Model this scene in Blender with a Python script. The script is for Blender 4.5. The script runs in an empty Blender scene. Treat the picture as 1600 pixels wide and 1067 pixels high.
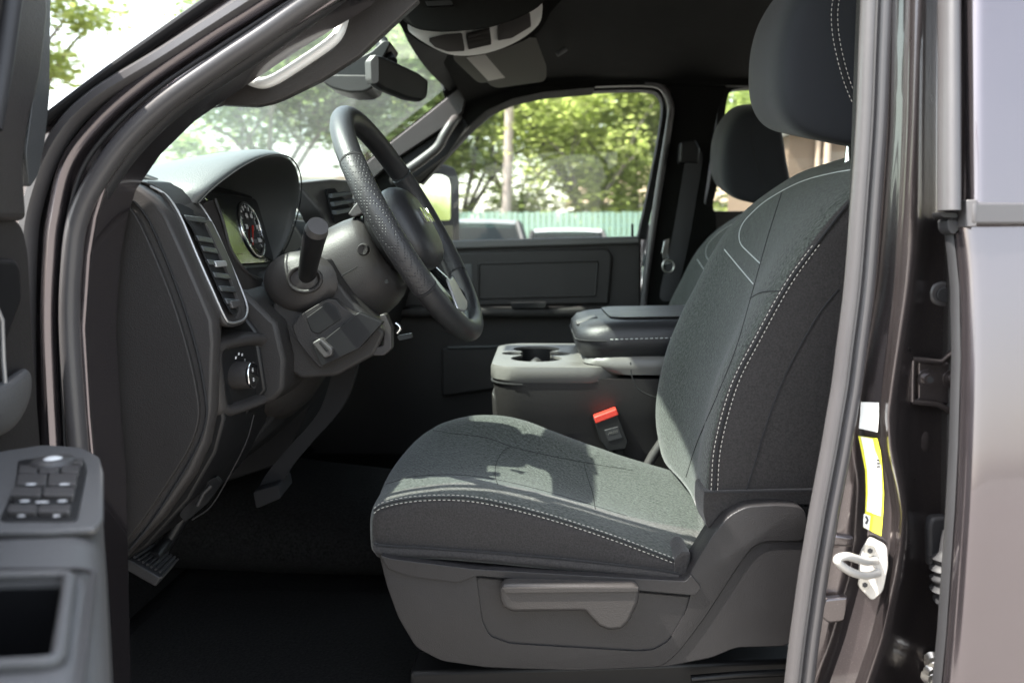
import bpy, bmesh, math, random
from mathutils import Vector, Matrix, noise
R = math.radians
random.seed(7)
SC = bpy.context.scene
COL = SC.collection
# ------------------------------------------------------------------ camera, sky, sun, exposure
FPX, PITCH, YAW, CAMZ = 1300.0, 6.5, 1.76, 1.55
cam_d = bpy.data.cameras.new('camera'); cam = bpy.data.objects.new('camera', cam_d); COL.objects.link(cam)
cam.location = (0, 0, CAMZ); cam.rotation_euler = (R(90 - PITCH), 0, R(YAW))
cam_d.sensor_width = 36.0; cam_d.lens = FPX / 1600 * 36.0
cam_d.clip_start = 0.02; cam_d.clip_end = 600
cam_d.dof.use_dof = True; cam_d.dof.focus_distance = 1.12; cam_d.dof.aperture_fstop = 5.2
SC.camera = cam
SUN_EL, SUN_AZ = 56.0, 197.0      # azimuth of the direction TO the sun, degrees from +X counter-clockwise
sd = Vector((math.cos(R(SUN_EL)) * math.cos(R(SUN_AZ)), math.cos(R(SUN_EL)) * math.sin(R(SUN_AZ)), math.sin(R(SUN_EL))))
w = bpy.data.worlds.new('World'); SC.world = w; w.use_nodes = True
nt = w.node_tree; nt.nodes.clear()
out = nt.nodes.new('ShaderNodeOutputWorld'); bg = nt.nodes.new('ShaderNodeBackground'); sky = nt.nodes.new('ShaderNodeTexSky')
sky.sky_type = 'NISHITA'; sky.sun_disc = False; sky.sun_elevation = R(SUN_EL)
sky.sun_rotation = R(90 - SUN_AZ); sky.air_density = 1.5; sky.dust_density = 2.0; sky.ozone_density = 1.0
bg.inputs['Strength'].default_value = 0.15
hs = nt.nodes.new('ShaderNodeHueSaturation'); hs.inputs['Saturation'].default_value = .5; hs.inputs['Value'].default_value = 1.08   # milky summer haze over the whole sky
nt.links.new(sky.outputs[0], hs.inputs['Color']); nt.links.new(hs.outputs[0], bg.inputs['Color']); nt.links.new(bg.outputs[0], out.inputs['Surface'])
sun_d = bpy.data.lights.new('sun', 'SUN'); sun_d.energy = 4.2; sun_d.angle = R(0.7); sun_d.color = (1.0, 0.95, 0.87)
sun = bpy.data.objects.new('sun', sun_d); COL.objects.link(sun); sun.location = (0, 0, 12)
sun.rotation_euler = (-sd).to_track_quat('-Z', 'Y').to_euler()
SC.view_settings.view_transform = 'Standard'; SC.view_settings.look = 'None'
SC.view_settings.gamma = 1.0; SC.view_settings.exposure = 2.25; SC.view_settings.use_curve_mapping = False
SC.cycles.max_bounces = 10; SC.cycles.transparent_max_bounces = 16; SC.cycles.diffuse_bounces = 5
SC.cycles.caustics_reflective = False; SC.cycles.caustics_refractive = False; SC.cycles.sample_clamp_indirect = 6.0

# ------------------------------------------------------------------ geometry helpers
_rot = cam.rotation_euler.to_matrix()
def U(px, py, Y):
    """point of the place seen at photo position (px, py) and standing at cross-car distance Y"""
    d = _rot @ Vector(((px - 800) / FPX, -(py - 533.5) / FPX, -1.0))
    return Vector((0, 0, CAMZ)) + d * (Y / d.y)
def UL(l, Y=None): return [U(p[0], p[1], p[2] if len(p) > 2 else Y) for p in l]
def V(x, y, z): return Vector((x, y, CAMZ + z))
def lerp(a, b, t): return a + (b - a) * t
def catmull(pts, n=6, closed=False):
    pts = [Vector(p) for p in pts]; N = len(pts); o = []
    rng = range(N) if closed else range(N - 1)
    for i in rng:
        if closed: p0, p1, p2, p3 = pts[i - 1], pts[i], pts[(i + 1) % N], pts[(i + 2) % N]
        else:
            p1, p2 = pts[i], pts[i + 1]
            p0 = pts[i - 1] if i > 0 else p1 * 2 - p2
            p3 = pts[i + 2] if i + 2 < N else p2 * 2 - p1
        for k in range(n):
            t = k / n
            o.append(0.5 * ((2 * p1) + (p2 - p0) * t + (2 * p0 - 5 * p1 + 4 * p2 - p3) * t * t + (3 * p1 - p0 - 3 * p2 + p3) * t ** 3))
    if not closed: o.append(pts[-1])
    return o
def resample(pts, n):
    d = [0]
    for a, b in zip(pts, pts[1:]): d.append(d[-1] + (b - a).length)
    o = []; j = 0
    for k in range(n):
        t = d[-1] * k / (n - 1)
        while j < len(pts) - 2 and d[j + 1] < t: j += 1
        s = d[j + 1] - d[j]
        o.append(pts[j].lerp(pts[j + 1], (t - d[j]) / s if s > 1e-9 else 0))
    return o
def rounded(pts, r, n=4):
    """round every corner of a closed 3D polygon with radius about r (a list gives one per corner)"""
    o = []; N = len(pts)
    for i in range(N):
        p, a, b = pts[i], pts[i - 1], pts[(i + 1) % N]
        rr = r[i] if isinstance(r, (list, tuple)) else r
        da, db = (a - p), (b - p); la, lb = da.length, db.length
        rr_ = min(rr, la * .48, lb * .48)
        if rr_ < 1e-5: o.append(p.copy()); continue
        s, e = p + da / la * rr_, p + db / lb * rr_
        for k in range(n + 1):
            t = k / n
            o.append(s * (1 - t) ** 2 + p * 2 * t * (1 - t) + e * t * t)
    return o
MATS = {}
def newobj(name, verts, faces, mat, parent=None, smooth=40, bevel=0, seg=2, sub=0, edges=()):
    c = sum(verts, Vector()) / len(verts)
    me = bpy.data.meshes.new(name); me.from_pydata([v - c for v in verts], list(edges), faces)
    bm = bmesh.new(); bm.from_mesh(me); bmesh.ops.recalc_face_normals(bm, faces=bm.faces); bm.to_mesh(me); bm.free()
    if mat: me.materials.append(MATS[mat])
    if smooth:
        me.shade_smooth()
        if smooth < 180: me.set_sharp_from_angle(angle=R(smooth))
    o = bpy.data.objects.new(name, me); COL.objects.link(o); o.location = c
    if parent is not None: adopt(o, parent)
    if bevel:
        b = o.modifiers.new('bevel', 'BEVEL'); b.width = bevel; b.segments = seg; b.limit_method = 'ANGLE'; b.angle_limit = R(35); b.use_clamp_overlap = True; b.harden_normals = False
    if sub:
        s = o.modifiers.new('sub', 'SUBSURF'); s.levels = sub; s.render_levels = sub
    return o
WM = {}
def adopt(o, parent):
    o.parent = parent; o.matrix_parent_inverse = Matrix.Translation(-WM.get(parent.name, parent.location)) if parent.type == 'EMPTY' else Matrix.Translation(-world_loc(parent))
def world_loc(o):
    if o.type == 'EMPTY': return o.location.copy()
    return o.location.copy()   # part locations are kept in world coordinates through the parent inverse
def tag(o, label=None, cat=None, group=None, kind=None):
    if label: o['label'] = label
    if cat: o['category'] = cat
    if group: o['group'] = group
    if kind: o['kind'] = kind
    return o
def thing(name, label, cat, loc, group=None):
    o = bpy.data.objects.new(name, None); COL.objects.link(o); o.location = loc; o.empty_display_size = .05
    return tag(o, label, cat, group)
class MB:
    """collects geometry that belongs to one part"""
    def __init__(s): s.v = []; s.f = []
    def add(s, v, f):
        k = len(s.v); s.v += [Vector(p) for p in v]; s.f += [tuple(i + k for i in q) for q in f]; return s
    def box(s, c, sx, sy, sz, m=None):
        c = Vector(c); p = []
        for dz in (-.5, .5):
            for dx, dy in ((-.5, -.5), (.5, -.5), (.5, .5), (-.5, .5)):
                q = Vector((dx * sx, dy * sy, dz * sz)); p.append(c + (m @ q if m else q))
        return s.add(p, [(3, 2, 1, 0), (4, 5, 6, 7), (0, 1, 5, 4), (1, 2, 6, 5), (2, 3, 7, 6), (3, 0, 4, 7)])
    def tube(s, pts, r, n=8, cap=True, flat=None):
        v, f = tube_geo(pts, r, n, cap, flat); return s.add(v, f)
    def slab(s, pts, ext):
        v, f = slab_geo(pts, ext); return s.add(v, f)
    def obj(s, name, mat, parent=None, **k): return newobj(name, s.v, s.f, mat, parent, **k)
def tube_geo(pts, r, n=8, cap=True, flat=None):
    pts = [Vector(p) for p in pts]; N = len(pts); v = []; f = []
    up = None
    for i, p in enumerate(pts):
        t = (pts[min(i + 1, N - 1)] - pts[max(i - 1, 0)]).normalized()
        if up is None:
            up = Vector((0, 1, 0)) if abs(t.y) < .9 else Vector((0, 0, 1))
        up = (up - t * up.dot(t)).normalized(); sde = t.cross(up)
        rr = r[i] if isinstance(r, (list, tuple)) else r
        for k in range(n):
            a = 2 * math.pi * k / n
            v.append(p + (up * math.cos(a) * (flat or 1) + sde * math.sin(a)) * rr)
    for i in range(N - 1):
        for k in range(n):
            k2 = (k + 1) % n; f.append((i * n + k, i * n + k2, (i + 1) * n + k2, (i + 1) * n + k))
    if cap: f.append(tuple(range(n - 1, -1, -1))); f.append(tuple((N - 1) * n + k for k in range(n)))
    return v, f
def slab_geo(pts, ext):
    n = len(pts); e = Vector(ext) if not callable(ext) else None
    v = [Vector(p) for p in pts] + [Vector(p) + e for p in pts]
    f = [tuple(range(n)), tuple(range(2 * n - 1, n - 1, -1))] + [(i, n + i, n + (i + 1) % n, (i + 1) % n) for i in range(n)]
    return v, f
def slab(name, pts, ext, mat, parent=None, bevel=.003, seg=3, **k):
    if isinstance(ext, (int, float)): ext = (0, ext, 0)
    v, f = slab_geo(pts, ext); return newobj(name, v, f, mat, parent, bevel=bevel, seg=seg, **k)
def pslab(name, pix, Y, t, mat, parent=None, rad=0, bevel=.003, **k):
    p = UL(pix, Y)
    if rad: p = rounded(p, rad)
    return slab(name, p, (0, t, 0), mat, parent, bevel=bevel, **k)
def tube(name, pts, r, mat, parent=None, n=8, flat=None, smooth=60, **k):
    v, f = tube_geo(pts, r, n, True, flat); return newobj(name, v, f, mat, parent, smooth=smooth, **k)
def loft(name, secs, mat, parent=None, closed=True, cap=True, smooth=50, **k):
    n = len(secs[0]); v = []; f = []
    for s in secs: v += list(s)
    m = n if closed else n - 1
    for i in range(len(secs) - 1):
        for j in range(m):
            j2 = (j + 1) % n; f.append((i * n + j, i * n + j2, (i + 1) * n + j2, (i + 1) * n + j))
    if cap and closed: f.append(tuple(range(n - 1, -1, -1))); f.append(tuple((len(secs) - 1) * n + j for j in range(n)))
    return newobj(name, v, f, mat, parent, smooth=smooth, **k)
def sweep(name, path, prof, mat, parent=None, ydir=(0, 1, 0), smooth=45, **k):
    """profile (a, b): a across the path inside its plane, b along ydir; closed profile"""
    N = len(path); secs = []; yd = Vector(ydir).normalized()
    for i, p in enumerate(path):
        t = (path[min(i + 1, N - 1)] - path[max(i - 1, 0)]).normalized()
        nrm = t.cross(yd).normalized()
        pr = prof(i / (N - 1)) if callable(prof) else prof
        secs.append([p + nrm * a + yd * b for a, b in pr])
    return loft(name, secs, mat, parent, smooth=smooth, **k)
def shell(name, grid, t, mat, parent=None, smooth=60, **k):
    """open sheet of points grid[i][j] given thickness t along its normals, with a crisp rim"""
    m_, n = len(grid), len(grid[0]); nr = [[Vector() for _ in range(n)] for _ in range(m_)]
    for i in range(m_ - 1):
        for j in range(n - 1):
            a, b, c, d = grid[i][j], grid[i][j + 1], grid[i + 1][j + 1], grid[i + 1][j]; q = (c - a).cross(d - b)
            for x, y in ((i, j), (i, j + 1), (i + 1, j + 1), (i + 1, j)): nr[x][y] += q
    nr = [[q.normalized() for q in r] for r in nr]; N = m_ * n
    v = [grid[i][j] + nr[i][j] * t / 2 for i in range(m_) for j in range(n)] + [grid[i][j] - nr[i][j] * t / 2 for i in range(m_) for j in range(n)]
    f = [(i * n + j, i * n + j + 1, (i + 1) * n + j + 1, (i + 1) * n + j) for i in range(m_ - 1) for j in range(n - 1)]
    f += [tuple(x + N for x in reversed(q)) for q in f]
    rim = [(0, j) for j in range(n)] + [(i, n - 1) for i in range(1, m_)] + [(m_ - 1, j) for j in range(n - 2, -1, -1)] + [(i, 0) for i in range(m_ - 2, 0, -1)]
    for (a, b), (c, d) in zip(rim, rim[1:] + rim[:1]):
        z = len(v); v += [v[a * n + b].copy(), v[c * n + d].copy(), v[N + c * n + d].copy(), v[N + a * n + b].copy()]; f.append((z, z + 1, z + 2, z + 3))
    return newobj(name, v, f, mat, parent, smooth=smooth, **k)
def text(name, s, mat, parent, origin, xdir, ydir, size, depth=.0008, align='CENTER', bold=0):
    cu = bpy.data.curves.new(name, 'FONT'); cu.body = s; cu.size = 1; cu.align_x = align; cu.align_y = 'CENTER'; cu.offset = bold
    cu.resolution_u = 3
    ob = bpy.data.objects.new(name, cu); COL.objects.link(ob)
    dg = bpy.context.evaluated_depsgraph_get(); me = bpy.data.meshes.new_from_object(ob.evaluated_get(dg))
    bpy.data.objects.remove(ob); bpy.data.curves.remove(cu)
    xd, yd = Vector(xdir).normalized(), Vector(ydir).normalized(); zd = xd.cross(yd)
    vs = [Vector(origin) + xd * v.co.x * size + yd * v.co.y * size for v in me.vertices]
    fs = [tuple(p.vertices) for p in me.polygons]; n = len(vs)
    vs += [p + zd * depth for p in vs]; fs += [tuple(i + n for i in q) for q in fs]
    es = {}
    for q in fs[:len(fs) // 2]:
        for a, b in zip(q, q[1:] + q[:1]):
            kx = (min(a, b), max(a, b)); es[kx] = es.get(kx, 0) + 1
    fs += [(a, b, b + n, a + n) for (a, b), c in es.items() if c == 1]
    bpy.data.meshes.remove(me)
    return newobj(name, vs, fs, mat, parent, smooth=0)
def dashes(name, pts, mat, parent, on=.0036, off=.0024, r=.00055, lift=None, n=5):
    """a row of sewing stitches along a curve"""
    d = [0]
    for a, b in zip(pts, pts[1:]): d.append(d[-1] + (b - a).length)
    def at(t):
        for j in range(len(pts) - 1):
            if d[j + 1] >= t: return pts[j].lerp(pts[j + 1], (t - d[j]) / max(1e-9, d[j + 1] - d[j]))
        return pts[-1]
    m = MB(); t = 0
    while t + on < d[-1]:
        a, b = at(t), at(t + on); mid = (a + b) / 2
        m.tube([a, a.lerp(b, .3), a.lerp(b, .7), b], [r * .5, r, r, r * .5], n); t += on + off
    o = m.obj(name, mat, parent); o['kind'] = 'stuff'; return o

# ------------------------------------------------------------------ materials
def mk(name, col, rough=.6, metal=0, bump=None, var=.12, vscale=6, coat=0, spec=.5, sheen=0, flakes=0, croughness=.05):
    m = bpy.data.materials.new(name); m.use_nodes = True; nt = m.node_tree; b = nt.nodes['Principled BSDF']
    b.inputs['Roughness'].default_value = rough; b.inputs['Metallic'].default_value = metal
    b.inputs['Coat Weight'].default_value = coat; b.inputs['Coat Roughness'].default_value = croughness
    b.inputs['Specular IOR Level'].default_value = spec
    if sheen: b.inputs['Sheen Weight'].default_value = sheen; b.inputs['Sheen Roughness'].default_value = .4
    tc = nt.nodes.new('ShaderNodeTexCoord')
    nz = nt.nodes.new('ShaderNodeTexNoise'); nz.inputs['Scale'].default_value = vscale; nz.inputs['Detail'].default_value = 6
    nt.links.new(tc.outputs['Object'], nz.inputs['Vector'])
    mx = nt.nodes.new('ShaderNodeMix'); mx.data_type = 'RGBA'
    mx.inputs[6].default_value = (*[c * (1 - var) for c in col], 1); mx.clamp_factor = True; mx.inputs[7].default_value = (*[min(1, c * (1 + var)) for c in col], 1)
    ct = nt.nodes.new('ShaderNodeMapRange'); ct.inputs[1].default_value = .3 if var > .2 else 0; ct.inputs[2].default_value = .7 if var > .2 else 1; nt.links.new(nz.outputs[0], ct.inputs[0])
    nt.links.new(ct.outputs[0], mx.inputs[0]); last = mx.outputs[2]
    if flakes:
        vo = nt.nodes.new('ShaderNodeTexVoronoi'); vo.inputs['Scale'].default_value = 1900
        nt.links.new(tc.outputs['Object'], vo.inputs['Vector'])
        rp = nt.nodes.new('ShaderNodeMapRange'); rp.inputs[1].default_value = .8; rp.inputs[2].default_value = 1.0; rp.inputs[3].default_value = 0; rp.inputs[4].default_value = flakes
        nt.links.new(vo.outputs['Color'], rp.inputs[0])
        m2 = nt.nodes.new('ShaderNodeMix'); m2.data_type = 'RGBA'; m2.blend_type = 'ADD'; m2.inputs[7].default_value = (1, .93, .85, 1)
        nt.links.new(rp.outputs[0], m2.inputs[0]); nt.links.new(last, m2.inputs[6]); last = m2.outputs[2]
    nt.links.new(last, b.inputs['Base Color'])
    rr = nt.nodes.new('ShaderNodeMapRange'); rr.inputs[3].default_value = max(.02, rough - .07); rr.inputs[4].default_value = min(1, rough + .07)
    n2 = nt.nodes.new('ShaderNodeTexNoise'); n2.inputs['Scale'].default_value = vscale * 4; n2.inputs['Detail'].default_value = 5
    nt.links.new(tc.outputs['Object'], n2.inputs['Vector']); nt.links.new(n2.outputs[0], rr.inputs[0]); nt.links.new(rr.outputs[0], b.inputs['Roughness'])
    if bump:
        kind, sc, st = bump
        if kind == 'grain':
            t = nt.nodes.new('ShaderNodeTexVoronoi'); t.feature = 'SMOOTH_F1'; t.inputs['Scale'].default_value = sc; o = t.outputs['Distance']
            wn = nt.nodes.new('ShaderNodeTexNoise'); wn.inputs['Scale'].default_value = sc * .4
            nt.links.new(tc.outputs['Object'], wn.inputs['Vector'])
            va = nt.nodes.new('ShaderNodeVectorMath'); va.operation = 'MULTIPLY_ADD'; va.inputs[1].default_value = (.004,) * 3
            nt.links.new(wn.outputs['Color'], va.inputs[0]); nt.links.new(tc.outputs['Object'], va.inputs[2]); nt.links.new(va.outputs[0], t.inputs['Vector'])
        elif kind == 'weave':
            t = nt.nodes.new('ShaderNodeTexNoise'); t.inputs['Scale'].default_value = sc; t.inputs['Detail'].default_value = 3; o = t.outputs[0]
            nt.links.new(tc.outputs['Object'], t.inputs['Vector'])
        else:
            t = nt.nodes.new('ShaderNodeTexNoise'); t.inputs['Scale'].default_value = sc; t.inputs['Detail'].default_value = 8; o = t.outputs[0]
            nt.links.new(tc.outputs['Object'], t.inputs['Vector'])
        bp = nt.nodes.new('ShaderNodeBump'); bp.inputs['Strength'].default_value = st; bp.inputs['Distance'].default_value = .0015
        nt.links.new(o, bp.inputs['Height']); nt.links.new(bp.outputs[0], b.inputs['Normal'])
    MATS[name] = m; return m
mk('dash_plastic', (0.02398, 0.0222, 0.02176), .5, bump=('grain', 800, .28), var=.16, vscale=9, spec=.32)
mk('dash_top_lit', (.075, .08, .08), .45, bump=('grain', 600, .2))  # base colour lightened to stand in for sunlight on the dash top
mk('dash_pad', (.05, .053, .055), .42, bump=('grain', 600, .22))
mk('trim_grey', (0.03404, 0.03145, 0.03071), .45, bump=('grain', 700, .2), spec=.32)
mk('tray_grey', (0.1073, 0.104, 0.09727), .42, bump=('grain', 800, .1))
mk('armrest_grey', (0.08428, 0.08256, 0.0817), .5, bump=('grain', 700, .2))  # grey lightened to stand in for skylight on the armrest
mk('trim_light', (0.05032, 0.04736, 0.04662), .42, bump=('grain', 800, .15))
mk('black_plastic', (0.00888, 0.00888, 0.00962), .45, spec=.32)
mk('matte_black', (.008, .008, .009), .8, spec=.32)
mk('gloss_black', (.006, .006, .007), .12, coat=.5)
mk('rubber', (0.05848, 0.05556, 0.05775), .36, bump=('noise', 60, .05))
mk('rubber_dark', (.018, .018, .02), .6)
mk('fabric', (0.04902, 0.05418, 0.04902), .95, bump=('weave', 300, 1.0), var=.62, vscale=290, sheen=.2, spec=.12)
mk('fabric_band', (.042, .048, .051), .95, bump=('weave', 1500, .6), var=.18, vscale=900, sheen=.25)
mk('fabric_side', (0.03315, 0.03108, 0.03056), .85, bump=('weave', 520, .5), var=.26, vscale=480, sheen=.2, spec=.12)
mk('fabric_far', (.05, .057, .056), .95, bump=('weave', 1200, .5), var=.15, vscale=900, sheen=.2)
mk('headrest_cloth', (0.01702, 0.01872, 0.02213), .75, bump=('weave', 1800, .25), sheen=.15, spec=.2)
mk('seat_plastic', (0.01998, 0.01909, 0.01998), .40, bump=('grain', 900, .22), var=.18, vscale=10, spec=.32)
mk('seam', (.012, .012, .013), .9)
mk('thread', (.42, .40, .36), .8)
mk('thread_dim', (.42, .44, .43), .8)
mk('carpet', (0.00666, 0.006512, 0.006364), 1.0, bump=('weave', 260, 1.0), var=.75, vscale=220, spec=.12)
mk('headliner', (0.0074, 0.0074, 0.00703), .95, bump=('weave', 700, .3), spec=.12)
mk('silver', (.72, .73, .72), .38, metal=.15)
mk('silver_trim', (.42, .42, .42), .35, metal=.6)
mk('chrome', (.75, .76, .77), .12, metal=1.0)
mk('steel', (.5, .49, .46), .4, metal=.9, bump=('noise', 80, .2))
mk('white_zinc', (.55, .53, .5), .4, metal=.4)
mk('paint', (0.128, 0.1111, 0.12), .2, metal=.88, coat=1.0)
mk('paint_shaded', (0.0972, 0.08208, 0.08352), .3, metal=.85, coat=1.0, flakes=.09)  # body paint darkened to stand in for shade inside the jamb
mk('red', (.55, .04, .025), .4)
mk('label_white', (.8, .8, .77), .5)
mk('label_yellow', (.75, .72, .05), .5)
mk('label_ink', (.05, .05, .05), .6)
mk('visor_grey', (.17, .175, .16), .8, bump=('weave', 700, .2))
mk('icon_white', (.75, .75, .75), .5)
def glass(name, tint, rough=.0, film=0):
    m = bpy.data.materials.new(name); m.use_nodes = True; nt = m.node_tree; nt.nodes.clear()
    o = nt.nodes.new('ShaderNodeOutputMaterial'); t = nt.nodes.new('ShaderNodeBsdfTransparent'); g = nt.nodes.new('ShaderNodeBsdfGlossy')
    t.inputs[0].default_value = (*tint, 1); g.inputs['Roughness'].default_value = rough; g.inputs[0].default_value = (1, 1, 1, 1)
    lw = nt.nodes.new('ShaderNodeLayerWeight'); lw.inputs[0].default_value = .5; pw = nt.nodes.new('ShaderNodeMath'); pw.operation = 'POWER'; pw.inputs[1].default_value = 5.0
    fr = nt.nodes.new('ShaderNodeMath'); fr.operation = 'MULTIPLY_ADD'; fr.inputs[1].default_value = .62; fr.inputs[2].default_value = .016   # Schlick, per face
    nt.links.new(lw.outputs['Facing'], pw.inputs[0]); nt.links.new(pw.outputs[0], fr.inputs[0])
    mx = nt.nodes.new('ShaderNodeMixShader'); nt.links.new(fr.outputs[0], mx.inputs[0]); nt.links.new(t.outputs[0], mx.inputs[1]); nt.links.new(g.outputs[0], mx.inputs[2])
    if film:
        df = nt.nodes.new('ShaderNodeBsdfTranslucent'); df.inputs[0].default_value = (.8, .82, .8, 1); m3 = nt.nodes.new('ShaderNodeMixShader'); m3.inputs[0].default_value = film
        tc = nt.nodes.new('ShaderNodeTexCoord'); nz = nt.nodes.new('ShaderNodeTexNoise'); nz.inputs['Scale'].default_value = 5; nz.inputs['Detail'].default_value = 6; ml = nt.nodes.new('ShaderNodeMath'); ml.operation = 'MULTIPLY'; ml.inputs[1].default_value = film * 2
        nt.links.new(tc.outputs['Object'], nz.inputs[0]); nt.links.new(nz.outputs[0], ml.inputs[0]); nt.links.new(ml.outputs[0], m3.inputs[0])
        nt.links.new(mx.outputs[0], m3.inputs[1]); nt.links.new(df.outputs[0], m3.inputs[2]); mx = m3
    nt.links.new(mx.outputs[0], o.inputs['Surface']); MATS[name] = m
glass('glass', (.96, .98, .965), film=.006); glass('windshield_glass', (.885, .945, .92), film=.013); glass('tint_glass', (.67, .66, .65)); glass('lens', (.85, .85, .85))
m = mk('mirror_glass', (.85, .87, .88), .03, metal=1.0, var=.01)
SC.cycles.use_denoising = True
# ------------------------------------------------------------------ setting: ground
mk('asphalt', (.16, .155, .145), .85, bump=('noise', 40, .5), var=.25, vscale=1.2)
mk('concrete', (.21, .195, .175), .85, bump=('noise', 30, .4), var=.15, vscale=.7)
gnd = newobj('ground', [Vector((-150, -120, 0)), Vector((150, -120, 0)), Vector((150, 200, 0)), Vector((-150, 200, 0))], [(0, 1, 2, 3)], 'concrete', smooth=0)
tag(gnd, 'pale concrete dealership lot stretching to the fence', 'ground', kind='structure')
# ------------------------------------------------------------------ the truck's cab
body = thing('truck_cab', 'dark granite metallic crew cab truck body with the driver doorway open', 'truck', V(.3, 1.685, -CAMZ))
YC = 1.685
def headz(X, Y):
    s = (Y - YC) / .76
    z = .545 - .075 * s * s
    if X < .12: z -= .07 * ((.12 - X) / .32) ** 2
    return z
xs = [-.2, -.14, -.06, .02, .12, .3, .5, .8, 1.1, 1.4, 1.62]; ys = [YC + .76 * k / 8 for k in range(-8, 9)]
shell('headliner', [[V(x - (.05 * (1 - ((y - YC) / .76) ** 2) if x < -.1 else 0), y, headz(x, y)) for y in ys] for x in xs], .006, 'headliner', body)
ys2 = [YC + .84 * k / 8 for k in range(-8, 9)]
shell('roof', [[V(x - .03, y, headz(x, YC + (y - YC) * .9) + .05 - .03 * (abs(y - YC) / .84) ** 4) for y in ys2] for x in [-.24] + xs[1:]], .004, 'paint', body)
# floor and fire wall
slab('floor_carpet', [V(-.98, .92, -.64), V(1.62, .92, -.64), V(1.62, 2.54, -.64), V(-.98, 2.54, -.64)], (0, 0, -.05), 'carpet', body, bevel=0)
shell('toe_board', [[V(-.70, y, -.637), V(-.84, y, -.5), V(-.95, y, -.3), V(-.97, y, .02)] for y in (.92, 1.3, 1.6, 1.8, 2.54)], .02, 'carpet', body)
loft('transmission_hump', [[V(x, YC - wd, -.64), V(x, YC - wd * .8, -.64 + h * .75), V(x, YC - wd * .45, -.64 + h), V(x, YC + wd * .45, -.64 + h), V(x, YC + wd * .8, -.64 + h * .75), V(x, YC + wd, -.64)] for x, wd, h in ((-.95, .3, .26), (-.5, .27, .17), (0, .26, .12), (1.0, .25, .08))], 'carpet', body, sub=1)
slab('sill', [V(-.62, .78, -.72), V(1.5, .78, -.72), V(1.5, .95, -.72), V(-.62, .95, -.72)], (0, 0, -.14), 'paint', body, bevel=.02)
slab('sill_trim', [V(-.55, .80, -.715), V(.34, .80, -.715), V(.34, .93, -.70), V(-.55, .93, -.70)], (0, 0, -.012), 'black_plastic', body, bevel=.005)
slab('rear_bulkhead', [V(1.63, .9, -.7), V(1.63, 2.5, -.7), V(1.63, 2.5, .05), V(1.63, .9, .05)], (.04, 0, 0), 'dash_plastic', body)
for y0, y1 in ((.9, 1.1), (2.27, 2.5)):
    slab('rear_pillar', [V(1.63, y0, .05), V(1.63, y1, .05), V(1.60, y1, .5), V(1.60, y0, .5)], (.04, 0, 0), 'headliner', body)
slab('rear_window', [V(1.64, 1.1, .05), V(1.64, 2.27, .05), V(1.61, 2.27, .5), V(1.61, 1.1, .5)], (.004, 0, 0), 'tint_glass', body, bevel=0)
# hood and fenders ahead of the windshield
shell('hood', [[V(x, y, -.06 - .10 * ((y - YC) / .9) ** 2 - .06 * (-.85 - x)) for y in [YC + .9 * k / 6 for k in range(-6, 7)]] for x in (-.86, -1.2, -1.6, -1.95)], .004, 'paint', body)
slab('front_wall', [V(-1.97, .8, -.2), V(-1.97, 2.57, -.2), V(-1.97, 2.57, -.9), V(-1.97, .8, -.9)], (-.05, 0, 0), 'paint', body, bevel=.02)
slab('cowl', [V(-.70, .9, .005), V(-.70, 2.5, .005), V(-1.0, 2.5, -.03), V(-1.0, .9, -.03)], (0, 0, -.02), 'black_plastic', body, bevel=.004)
# windshield
def wsp(t, s):
    """t 0 bottom .. 1 top, s 0 driver .. 1 passenger"""
    xb = lerp(-.75, -.83, s); xt = lerp(-.135, -.215, s); cv = 1 - (2 * s - 1) ** 2
    return V(lerp(xb, xt, t) - cv * lerp(.10, .06, t), lerp(lerp(.93, 2.44, s), lerp(1.02, 2.35, s), t), lerp(-.01, .465, t) + .012 * math.sin(math.pi * t))
shell('windshield', [[wsp(t / 8, s / 12) for s in range(13)] for t in range(9)], .004, 'windshield_glass', body)
shell('windshield_header', [[wsp(t, s / 12) + Vector((.012 - (.0 if t > .9 else .012), 0, -.006)) for s in range(13)] for t in (.93, .97, 1.0, 1.03)], .006, 'matte_black', body)
# --- driver side front pillar, seen through the open doorway
ap = UL([(-60, 290), (70, 193), (165, 121), (250, 59), (340, -4), (430, -66), (560, -150), (660, -150), (560, -20), (430, 60), (345, 118), (263, 175), (205, 232), (165, 290), (150, 340), (140, 400), (132, 515), (140, 650), (150, 760), (160, 1120), (-60, 1120)], .872)
slab('front_pillar', ap, (0, .07, 0), 'paint', body, bevel=.004)
def ppath(pix, Y, n=8): return catmull(UL(pix, Y), n)
def oval(ra, rb, n=12): return [(ra * math.cos(2 * math.pi * k / n), rb * math.sin(2 * math.pi * k / n)) for k in range(n)]
up1 = [V(-.02, .93, .405), V(.12, .945, .455), V(.24, .945, .462), V(.31, .94, .44), V(.345, .92, .36), V(.353, .895, .30)]
sealp = ppath([(150, 1120), (140, 900), (122, 700), (109, 515), (113, 400), (124, 337), (152, 280), (198, 217), (261, 158), (345, 98), (410, 55), (470, 13), (530, -28)], .865) 
sweep('door_seal', sealp + catmull([sealp[-1].lerp(V(-.05, .93, .39), .5)] + up1, 6), oval(.010, .012), 'rubber', body)
sweep('seal_lip', ppath([(170, 1120), (158, 900), (140, 700), (126, 515), (131, 400), (143, 345), (170, 292), (214, 232), (275, 173), (355, 117), (420, 75), (480, 33), (540, -10)], .885), oval(.006, .01), 'rubber_dark', body)
sweep('pillar_flange', ppath([(110, 1120), (100, 900), (88, 700), (80, 515), (84, 400), (91, 337), (111, 256), (162, 189), (236, 125), (337, 57), (400, 18), (470, -28), (560, -90)], .866), [(-.0075, 0), (-.0055, -.008), (0, -.012), (.0065, -.009), (.0085, 0), (.006, .01), (-.006, .01)], 'paint', body)
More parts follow.
